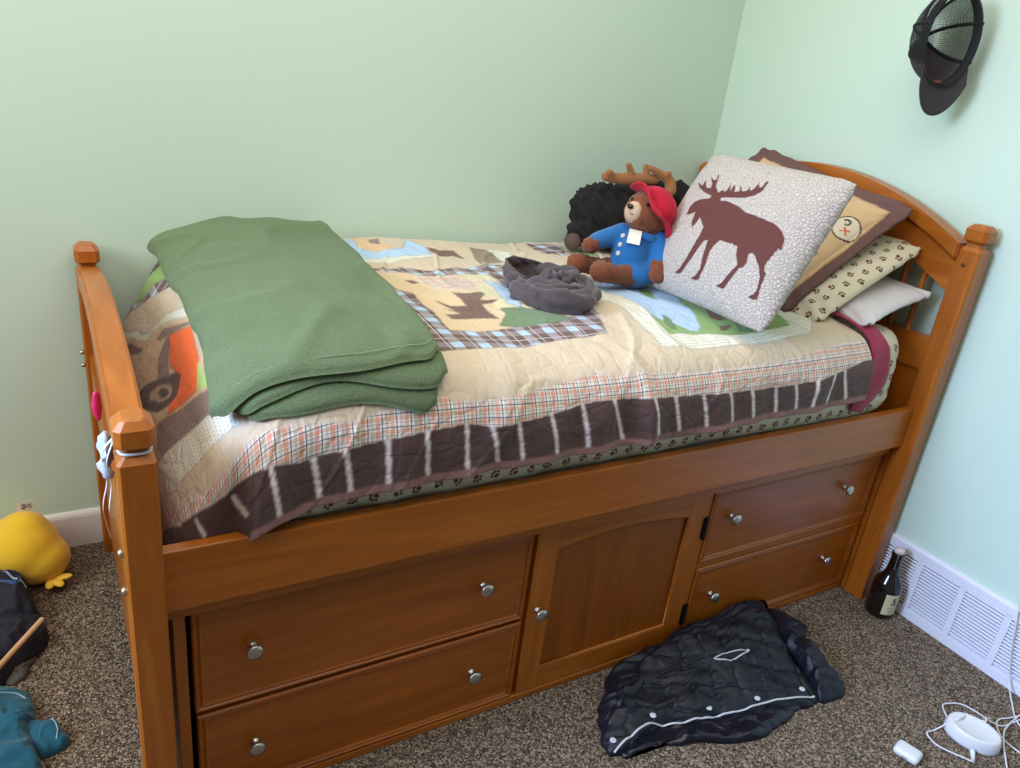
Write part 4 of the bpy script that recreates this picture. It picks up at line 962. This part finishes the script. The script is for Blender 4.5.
# ------------------------------------------------------------------ crumpled clothes
def heap(poly, H, name, mat, seed=0, parent=None, z0=.003, fold=.008, fs=22, ridge=.35, ymax=None, cen=None, slope=None, rings=46, groove=None, q=.55, p=3.2):
    P_ = catmull([(a, b, 0) for a, b in poly], 14, True); k = len(P_)
    pts = np.array([(v.x, v.y) for v in P_]); c = np.array(cen) if cen else pts.mean(0)
    r = np.linspace(0, 1, rings)[:, None]; r = np.sin(r*PI/2)
    X = c[0]+(pts[:, 0]-c[0])[None]*r; Y = c[1]+(pts[:, 1]-c[1])[None]*r
    n1 = fbm(X*fs*.35, Y*fs*.35, seed, 3); n2 = fbm(X*fs+3*n1, Y*fs, seed+5, 3)
    rd = np.maximum(0, 1-np.abs(vnoise(X*fs*.8+2*n1, Y*fs*.8, seed+9))*7)
    e = (1-r**p)**q
    h = H*(1+.45*n1+ridge*rd*.5)
    if slope: h = h*(1+slope[0]*(X-c[0])+slope[1]*(Y-c[1]))
    Z = z0+e*h+fold*n2*np.minimum(1, e*2)
    if groove: Z = Z-groove(X, Y)*np.minimum(1, e*2)
    X = X+.012*fbm(X*30, Y*30+5, seed, 2)*(r > .5); Y = Y+.010*fbm(X*30+9, Y*30, seed+1, 2)*(r > .5)
    if ymax is not None: Y = np.minimum(Y, ymax-.002*rd)
    Z = np.maximum(Z, z0)
    V = np.stack([X, Y, Z], -1)
    under = V[-1].copy(); under[:, 2] = .001; under2 = under.copy(); under2[:, :2] = c+(under[:, :2]-c)*.3
    V = np.concatenate([V, under[None], under2[None]])
    F = grid_faces(len(V), k, False, True)
    me = npmesh(V, F); bm = bmesh.new(); bm.from_mesh(me); bmesh.ops.remove_doubles(bm, verts=bm.verts, dist=1e-6)
    bmesh.ops.recalc_face_normals(bm, faces=bm.faces); bm.to_mesh(me); bm.free()
    return link(name, me, mat, parent)
def height_on(o, x, y, default=.05):
    dg = bpy.context.evaluated_depsgraph_get()
    l = world_loc(o); ok, p, n, i = o.ray_cast(Vector((x, y, 1))-l, Vector((0, 0, -1)))
    return (p.z+l.z) if ok else default
t = NT('navy_nylon'); o = t.coord()
t.set(Base_Color=t.mix(t.noise(o, 8, 3), srgb(7, 9, 22), srgb(13, 17, 33)), Roughness=.5, Normal=t.bump(t.noise(t.mapping(o, (20, 34, 20)), 1.5, 4, .6, .8), .35, .006))
m_navy = t.m
m_lin = plain('navy_lining', srgb(12, 14, 28), .3, bump=.5, bscale=25)
JK = thing('navy_puffer_jacket', 'navy blue quilted jacket with a white zip dropped in front of the bed drawers', 'jacket', (1.3, -.08, 0))
def gro(X, Y):
    a = (X*.45+Y*.9)*1.0; b = (X*.9-Y*.35)
    g1 = np.abs(np.mod(b/.062, 1)-.5)*2; g1 = np.exp(-((1-g1)/.10)**2)*.009
    yo = sst(.010, .030, Y-.0+.05*(X-1.4)); g2 = np.abs(np.mod(Y/.017+.12*np.sin(X*12), 1)-.5)*2; g2 = np.exp(-((1-g2)/.25)**2)*.006*yo
    g3 = np.abs(np.mod((X*.5+Y)/.085, 1)-.5)*2; g3 = np.exp(-((1-g3)/.08)**2)*.008*(1-yo)
    return g1*(1-yo)+g2+g3
heap(J_CUFF, .050, 'sleeve', m_navy, 21, JK, ymax=.062, fold=.014)
heap(J_SLEEVE, .048, 'sleeve', m_navy, 25, JK, fold=.014)
heap(J_FLAP, .016, 'lining', m_lin, 31, JK, fold=.006, p=6)
jb = heap(J_BODY, .058, 'body_panel', m_navy, 11, JK, ymax=.060, fold=.004, ridge=.12, groove=gro, cen=(1.32, -.07), p=7, q=.5, slope=(.15, 3.4))
bpy.context.view_layer.update()
m_zip = plain('white_zip_tape', srgb(206, 208, 214), .5)
def drape_tube(o, pts, r, name, mat, parent, lift=.001, n=6):
    q = catmull([(a, b, 0) for a, b in pts], 12)
    q = [Vector((v.x, v.y, height_on(o, v.x, v.y, .02)+lift)) for v in q]
    for _ in range(2): q = [q[0]]+[Vector((q[i].x, q[i].y, (q[i-1].z+2*q[i].z+q[i+1].z)/4)) for i in range(1, len(q)-1)]+[q[-1]]
    return link(name, tube_mesh(q, r, 8), mat, parent)
off = [(a+.004, b+.020) for a, b in J_ZIP]
drape_tube(jb, off, .0026, 'zip', m_zip, JK, .0025)
pk = [(1.300, -.070), (1.350, -.066), (1.425, -.072)]; pk2 = [(1.300, -.072), (1.350, -.086), (1.425, -.075)]
drape_tube(jb, pk, .0018, 'pocket_zip', m_zip, JK); drape_tube(jb, pk2, .0022, 'pocket_zip', m_zip, JK)
for x, y in J_SNAPS:
    b = link('snap_button', lathe([(.0075, 0), (.0078, .002), (.005, .0035), (.003, .003)], 16), m_zip, JK)
    y += .022; b.location = Vector((x, y, height_on(jb, x, y, .03)-.0003))

navy = thing('navy_garment', 'dark navy garment with light piping heaped beside the yellow plush', 'clothing', (-.24, .80, 0))
m_nv2 = plain('dark_navy_cotton', srgb(24, 26, 40), .8, bump=.4, bscale=40)
na_ = heap(NAVY_A, .115, 'upper_fold', m_nv2, 41, navy, fold=.010)
heap(NAVY_B, .055, 'lower_fold', m_nv2, 44, navy, fold=.012)
bpy.context.view_layer.update()
drape_tube(na_, [(-.33, .870), (-.27, .865), (-.225, .850), (-.185, .815)], .0028, 'piping', plain('light_piping', srgb(150, 170, 190), .6), navy)
drape_tube(na_, [(-.33, .850), (-.27, .845), (-.230, .830), (-.195, .800)], .007, 'blue_band', plain('blue_band', srgb(44, 70, 120), .7), navy, -.003)
g = heap(GREYB, .009, 'grey_netting', plain('grey_net', srgb(78, 70, 64), .8, bump=.6, bscale=90), 47); tag(g, 'small crumpled piece of grey netting between the navy and teal clothes', 'fabric')
cd = link('cord_loop', tube_mesh(catmull([(a, b, .006) for a, b in CORD], 8), .0018, 8), plain('tan_cord', srgb(140, 120, 92), .7)); tag(cd, 'thin tan cord loop on the carpet by the wooden stick', 'cord')
sk = link('wooden_stick', tube_mesh([(-.30, .425, .080), (-.23, .545, .079), (-.152, .672, .077)], .0062, 12), plain('pale_wood', srgb(196, 152, 108), .6, var=.2)); tag(sk, 'round pale wooden stick lying across the navy clothes', 'stick')
m_teal = plain('teal_fleece', srgb(2, 84, 106), .85, bump=.4, bscale=50, sheen=.2)
shirt = thing('teal_shirt', 'teal blue long-sleeved top crumpled on the carpet at the left', 'clothing', (-.22, .38, 0))
tb = heap(TEAL, .040, 'shirt_body', m_teal, 51, shirt, fold=.014); ts = heap(TEAL_S, .026, 'sleeve', m_teal, 55, shirt, fold=.008)
bpy.context.view_layer.update()
m_st = plain('pale_stitching', srgb(150, 190, 210), .7)
drape_tube(ts, [(-.150, .408), (-.140, .385), (-.135, .360), (-.138, .338)], .0012, 'stitching', m_st, shirt)
drape_tube(tb, [(-.245, .505), (-.215, .500), (-.190, .470)], .0012, 'stitching', m_st, shirt)

# ------------------------------------------------------------------ yellow plush
yp = thing('yellow_plush', 'round yellow plush toy with little petal feet by the baseboard', 'soft toy', (-.190, .965, 0))
m_yel = plain('yellow_velour', srgb(232, 188, 30), .85, bump=.25, bscale=240, sheen=.3, var=.06)
link('body', remesh([ell((-.192, .965, .094), (.093, .096, .088)), ell((-.180, .972, .132), (.06, .06, .062)), ell((-.160, .94, .07), (.08, .07, .066))], .007, 8, .004, 20), m_yel, yp)
def petal(c, d, l, w):
    d = Vector(d).normalized(); s = d.cross(Vector((0, 0, 1))).normalized()
    R3 = Matrix((d, s, s.cross(d))).transposed(); return ell(Vector(c)+d*l*.5, (l*.55, w, .006), R3, 16)
m_pet = plain('golden_felt', srgb(236, 190, 60), .85)
for d, l in (((.9, -.25, .15), .045), ((.45, -.85, -.05), .042), ((-.3, -.95, -.1), .038)):
    link('foot', petal((-.128, .895, .030), d, l, .012), m_pet, yp)
lab = link('tag', mesh([(-.020, 0, 0), (.018, .004, .004), (.020, .004, .030), (-.018, 0, .026)], [(0, 1, 2, 3)]), plain('white_satin', srgb(222, 222, 216), .6), yp, False)
lab.location = Vector((-.172, .992, .186)); sd = lab.modifiers.new('thickness', 'SOLIDIFY'); sd.thickness = .001
bm = bmesh.new()
for i, (x, z, l) in enumerate(((-.008, .020, .010), (-.006, .014, .014), (-.009, .009, .010), (.006, .019, .008), (.008, .012, .007))):
    box_into(bm, (x, -.0012, z), (x+l*.9, -.0003, z+.0022))
pr = link('print', bm2me(bm), m_blk, lab, False); pr.data.transform(Matrix.Translation(Vector((-.172, .992, .186))))

# ------------------------------------------------------------------ bottle
m_gl = plain('dark_brown_glass', srgb(20, 12, 10), .08, Coat_Weight=.6, Coat_Roughness=.05)
BX, BY = 2.012, -.062
bt = thing('brown_bottle', 'dark brown swing-top bottle with a cream label standing by the vent cover', 'bottle', (BX, BY, 0))
prof = [(.010, .004), (.036, .0), (.041, .004), (.042, .012), (.042, .092), (.040, .108), (.034, .122), (.0235, .137), (.0195, .150), (.0175, .17), (.0165, .198), (.0185, .202), (.0185, .212), (.0150, .214), (.010, .212)]
gl = link('glass_body', lathe([(r, z) for r, z in prof], 40), m_gl, bt); gl.data.transform(Matrix.Translation((BX, BY, 0)))
autosmooth(gl, 60)
V = []; 
m_lab = plain('cream_label', srgb(214, 204, 160), .7)
a0 = math.atan2(-.72, -.34)
def arc_patch(r, amin, amax, z0_, z1_, mat, name, par, n=16):
    V = []
    for i in range(n+1):
        a = amin+(amax-amin)*i/n
        for z in (z0_, z1_): V.append((BX+r*math.cos(a), BY+r*math.sin(a), z))
    o = link(name, mesh(V, [(2*i, 2*i+2, 2*i+3, 2*i+1) for i in range(n)]), mat, par); return o
lb = arc_patch(.0425, a0-.50, a0+.62, .020, .090, m_lab, 'label', bt)
mk_ = plain('label_print', srgb(44, 40, 34), .7)
for da, db, z0_, z1_ in ((.02, .42, .056, .060), (.06, .30, .068, .0715), (.12, .26, .0715, .079), (.16, .34, .062, .066), (-.20, .38, .044, .0452), (-.05, .40, .034, .0362), (.0, .38, .027, .0286)):
    arc_patch(.0428, a0+da-.05, a0+db-.05, z0_, z1_, mk_, 'print', lb, 5)
link('stopper', lathe([(.010, .211), (.0150, .214), (.0150, .221), (.011, .227), (.002, .228)], 20), plain('pale_ceramic', srgb(214, 196, 192), .3), bt).location += Vector((BX, BY, 0))-Vector((BX, BY, 0))*1
st = [o for o in bt.children if o.name.startswith('stopper')][0]; st.data.transform(Matrix.Translation((BX, BY, 0)))
d_ = Vector((math.cos(a0-.6), math.sin(a0-.6), 0))
wire = [Vector((BX, BY, .220))+d_*.016, Vector((BX, BY, .206))+d_*.0205, Vector((BX, BY, .188))+d_*.0190, Vector((BX, BY, .168))+d_*.0205]
link('wire_clasp', tube_mesh(catmull(wire, 5), .0011, 6), m_nickel, bt)

# ------------------------------------------------------------------ small white things and their cable
m_pl = plain('white_plastic', srgb(226, 226, 228), .35)
pk_ = thing('white_oval_charger', 'white oval plastic charger puck on the carpet with a cable looped over it', 'charger', (1.790, -.486, 0))
V = []; ang = math.atan2(-.072, .028)
secs = [(.30, .000), (.98, .001), (1.0, .006), (.985, .020), (.94, .032), (.90, .0355), (.84, .0365), (.70, .0335), (.40, .031), (.05, .0305)]
for s_, z in secs:
    for j in range(56):
        a = 2*PI*j/56; x = .063*s_*math.cos(a); y = .047*s_*math.sin(a)
        V.append((1.790+x*math.cos(ang)-y*math.sin(ang), -.486+x*math.sin(ang)+y*math.cos(ang), z))
n = len(secs); F = [tuple(f) for f in grid_faces(n, 56, False, True)]+[tuple(range(56)), tuple(range((n-1)*56, n*56))[::-1]]
bm = bmesh.new(); bm.from_mesh(mesh(V, F)); pb_ = link('case', bm2me(bm), m_pl, pk_)
link('plug', tube_mesh([(1.742, -.516, .010), (1.728, -.526, .008), (1.716, -.534, .006)], [.006, .005, .003], 10), m_pl, pk_)
V = []; ang = math.atan2(-.057, .014)
eb = remesh([ell((0, 0, 0), (.0001,)*3)], .01, 0) if False else None
bm = bmesh.new(); box_into(bm, (-.029, -.0225, -.0105), (.029, .0225, .0105), .0100, 6)
me = bm2me(bm); me.transform(Matrix.Translation((1.583, -.450, .0112)) @ Matrix.Rotation(ang, 4, 'Z'))
eb = link('earbud_case', me, m_pl); tag(eb, 'small rounded white earbud case lying on the carpet', 'earbud case')
bm = bmesh.new(); box_into(bm, (-.006, -.0003, -.0015), (.006, .0006, .0015), .0003, 1)
me = bm2me(bm); me.transform(Matrix.Translation((1.583-.0222*math.cos(ang+PI/2)*1, -.450-.0222*math.sin(ang+PI/2)*1, .010)) @ Matrix.Rotation(ang, 4, 'Z'))
link('charging_port', me, m_blk, eb, False)
m_cab = plain('white_cable', srgb(224, 222, 224), .5)
bm = bmesh.new()
top = .040
paths = [[(1.716, -.534, .006)]+[(a, b, .004) for a, b in CABA[2:6]]+[(1.757, -.440, .020), (1.775, -.452, .0385), (1.797, -.452, .036), (1.812, -.448, .036), (1.815, -.458, .035), (1.835, -.485, .036), (1.845, -.478, .0395), (1.862, -.470, .018), (1.904, -.470, .004)],
         [(1.778, -.432, .012)]+[(a, b, .004) for a, b in CABB[1:]]+[(2.05, -.52, .004)],
         [(2.058, -.343, .367), (2.058, -.378, .233), (2.057, -.400, .12), (2.050, -.430, .03), (2.01, -.47, .004), (1.97, -.50, .004), (1.952, -.533, .004), (1.97, -.60, .004)],
         [(2.045, -.51, .004), (1.956, -.493, .005), (1.92, -.484, .007), (1.894, -.493, .004), (1.864, -.528, .004), (1.862, -.592, .004)],
         [(2.047, -.496, .007), (1.922, -.506, .007), (1.861, -.527, .007), (1.762, -.593, .004)]]
for p_ in paths: bm.from_mesh(tube_mesh(catmull(p_, 10), .0020, 8))
cb = link('white_cable', bm2me(bm), m_cab); tag(cb, 'thin white charging cable tangled on the carpet and up the right wall', 'cable')

# ------------------------------------------------------------------ cap on the wall
m_cap = plain('charcoal_twill', srgb(60, 54, 54), .9, bump=.4, bscale=300)
m_capd = plain('black_cotton', srgb(26, 26, 30), .9, bump=.3, bscale=300)
t = NT('black_mesh'); uv = t.coord('UV')
s = t.sep(uv); hole = t.math('MULTIPLY', t.band(s[0], .0042, .0030), t.band(s[1], .0042, .0030))
tr = t.n.new('ShaderNodeBsdfTransparent'); mx = t.n.new('ShaderNodeMixShader'); t.set(Base_Color=srgb(28, 28, 30), Roughness=.8)
t.put(mx.inputs[0], hole); t.t.links.new(t.p.outputs[0], mx.inputs[1]); t.t.links.new(tr.outputs[0], mx.inputs[2]); t.t.links.new(mx.outputs[0], t.out.inputs[0])
m_net = t.m
cap = thing('trucker_cap', 'charcoal mesh-back cap hanging brim down on the right wall', 'cap', (2.0, .22, 1.58))
up = Vector((.36, .92, .05)); fr = Vector((.0, -.26, -1)); CM = frame_from(fr, up)   # local x = front, y = side, z = crown
cc0 = Vector((1.950, .212, 1.584)); ra, rb, rh = .112, .074, .126
def dome(phi0, phi1, name, mat, n=40, m=26, k=1.0, v0=0):
    V = []; UVs = []
    for i in range(n+1):
        ph = phi0+(phi1-phi0)*i/n
        for j in range(m+1):
            th = v0+(PI/2-v0)*j/m
            ct = max(0, math.cos(th))**.75; st_ = max(0, math.sin(th))**.9
            V.append(cc0+CM @ Vector((ra*ct*math.cos(ph)*k, rb*ct*math.sin(ph)*k, rh*st_*k))); UVs.append((ph*.09*ct, th*.11))
    me = mesh(V, [tuple(f) for f in grid_faces(n+1, m+1)]); setuv(me, UVs)
    o = link(name, me, mat, cap); sd = o.modifiers.new('thickness', 'SOLIDIFY'); sd.thickness = .0015; return o
dome(-1.05, 1.05, 'front_panel', m_cap)
dome(1.05, 2.75, 'mesh_panel', m_net); dome(-2.75, -1.05, 'mesh_panel', m_net)
def hoop(k, w, z, ph0, ph1, name, mat, th=.0022, arch=0, out=1.0):
    V = []; n = 50
    for i in range(n+1):
        ph = ph0+(ph1-ph0)*i/n
        for s_ in (0, 1): V.append(cc0+CM @ Vector((ra*k*math.cos(ph), rb*k*math.sin(ph), z+w*s_)))
    o = link(name, mesh(V, [tuple(f) for f in grid_faces(n+1, 2)]), mat, cap); sd = o.modifiers.new('thickness', 'SOLIDIFY'); sd.thickness = th; return o
hoop(.97, .030, .0, -2.75, 2.75, 'sweatband', m_capd)
def rib(ph):
    P_ = [cc0+CM @ Vector((ra*.985*math.cos(t_)**.75*math.cos(ph), rb*.985*math.cos(t_)**.75*math.sin(ph), rh*.985*math.sin(t_)**.9)) for t_ in [PI/2*i/16*.98 for i in range(17)]]
    link('seam_tape', tube_mesh(P_, .0045, 6), m_capd, cap)
for ph in (1.05, -1.05, 1.9, -1.9, 2.75, -2.75): rib(ph)
P_ = [cc0+CM @ Vector((ra*math.cos(a), rb*math.sin(a), .006)) for a in [2.70+(2*PI-5.4)*i/12 for i in range(13)]]
bm = bmesh.new(); V = []
for p_ in P_:
    for s_ in (0, 1): V.append(p_+(CM @ Vector((0, 0, .016)))*s_)
st_ = link('strap', mesh(V, [tuple(f) for f in grid_faces(13, 2)]), m_capd, cap); sd = st_.modifiers.new('thickness', 'SOLIDIFY'); sd.thickness = .002
# brim
V = []; n, m = 30, 12
for i in range(n+1):
    ph = -1.0+2.0*i/n
    for j in range(m+1):
        f = j/m; ext = .072*f*math.cos(ph*1.15)**.45
        x = ra*math.cos(ph)+ext; y = rb*math.sin(ph)*(1+.02*f)
        z = -.004-.020*f*0+.26*(-(y*y)/.078)*(.4+.6*f)+.012
        V.append(cc0+CM @ Vector((x, y, z)))
br = link('brim', mesh(V, [tuple(f) for f in grid_faces(n+1, m+1)]), m_cap, cap); sd = br.modifiers.new('thickness', 'SOLIDIFY'); sd.thickness = .003
# badge on the front panel
pb = cc0+CM @ Vector((ra*.93, -.01, .045))
bd_ = link('badge', ell(pb, (.004, .022, .016), CM, 16), plain('badge_orange', srgb(150, 84, 60), .7), cap)
hk = link('wall_hook', tube_mesh(catmull([(XW-.0005, .235, 1.72), (XW-.03, .235, 1.715), (XW-.045, .235, 1.705), (XW-.05, .235, 1.715)], 5), .004, 8), m_nickel); tag(hk, 'small metal hook on the right wall holding the cap', 'hook')

# ------------------------------------------------------------------ ribbon and scraps tied to the foot post
m_rib = plain('white_ribbon', srgb(216, 214, 214), .7)
rb_ = thing('white_ribbon_tie', 'thin white ribbon tied round the near foot post and hanging down', 'ribbon', (PX/2, PY/2, ZF))
ring = [(PX/2+.0215*math.copysign(abs(math.cos(a))**.6, math.cos(a)), PY/2+.0235*math.copysign(abs(math.sin(a))**.6, math.sin(a)), ZF+.003) for a in [2*PI*i/32 for i in range(32)]]
link('loop', tube_mesh(ring, .0022, 6, True), m_rib, rb_)
def ribbon(pts, w=.006, dirv=(0, 1, .3)):
    q = catmull(pts, 8); d = Vector(dirv).normalized()*w/2; V = []
    for i, p_ in enumerate(q): V += [p_-d, p_+d]
    o = link('tail', mesh(V, [tuple(f) for f in grid_faces(len(q), 2)]), m_rib, rb_); sd = o.modifiers.new('thickness', 'SOLIDIFY'); sd.thickness = .0008
ribbon([(-.0005, .035, .838), (-.010, .045, .80), (-.006, .060, .755), (-.012, .055, .715), (-.006, .070, .69)])
ribbon([(-.0005, .045, .838), (-.014, .075, .80), (-.010, .10, .74), (-.018, .12, .68), (-.010, .16, .60)])
cl = thing('pale_blue_cloth_scrap', 'small pale blue cloth scrap tucked behind the white ribbon on the foot post', 'cloth', (-.008, .085, .80))
link('cloth', remesh([ell((-.008, .095, .800), (.008, .022, .030)), ell((-.010, .085, .770), (.007, .016, .018))], .004, 2, .012, 60, 4), plain('pale_blue_cotton', srgb(176, 188, 204), .8), cl)
wb = link('white_cloth_bundle', remesh([ell((-.016, .55, .335), (.018, .045, .055)), ell((-.018, .54, .30), (.016, .06, .04))], .006, 2, .015, 40, 4), plain('white_cotton', srgb(206, 210, 220), .8))
bpy.data.objects.remove(wb)
pc = link('pink_clip', remesh(capsule([(-.006, .325, .790), (-.007, .325, .765), (-.006, .320, .745)], [.006, .009, .005])+[ell((-.007, .34, .775), (.006, .008, .006))], .003, 1), plain('pink_plastic', srgb(206, 36, 92), .5)); tag(pc, 'small pink clip on the outside of the footboard', 'clip')

# ------------------------------------------------------------------ light
W_ = bpy.data.worlds.new('world'); bpy.context.scene.world = W_; W_.use_nodes = True
bg = W_.node_tree.nodes['Background']; bg.inputs[0].default_value = (.96, .97, 1.0, 1); bg.inputs[1].default_value = WORLD
def area(name, loc, target, sx, sy, power, col, spread=180):
    l = bpy.data.lights.new(name, 'AREA'); l.shape = 'RECTANGLE'; l.size = sx; l.size_y = sy; l.energy = power; l.color = col; l.spread = math.radians(spread)
    o = bpy.data.objects.new(name, l); C.objects.link(o); o.location = loc
    d = (Vector(target)-Vector(loc)).normalized(); o.rotation_euler = d.to_track_quat('-Z', 'Y').to_euler(); return o
LIGHTS()
sc = bpy.context.scene
sc.view_settings.view_transform = 'Standard'; sc.view_settings.look = 'None'; sc.view_settings.gamma = 1
sc.view_settings.use_curve_mapping = False; sc.view_settings.exposure = EXPO
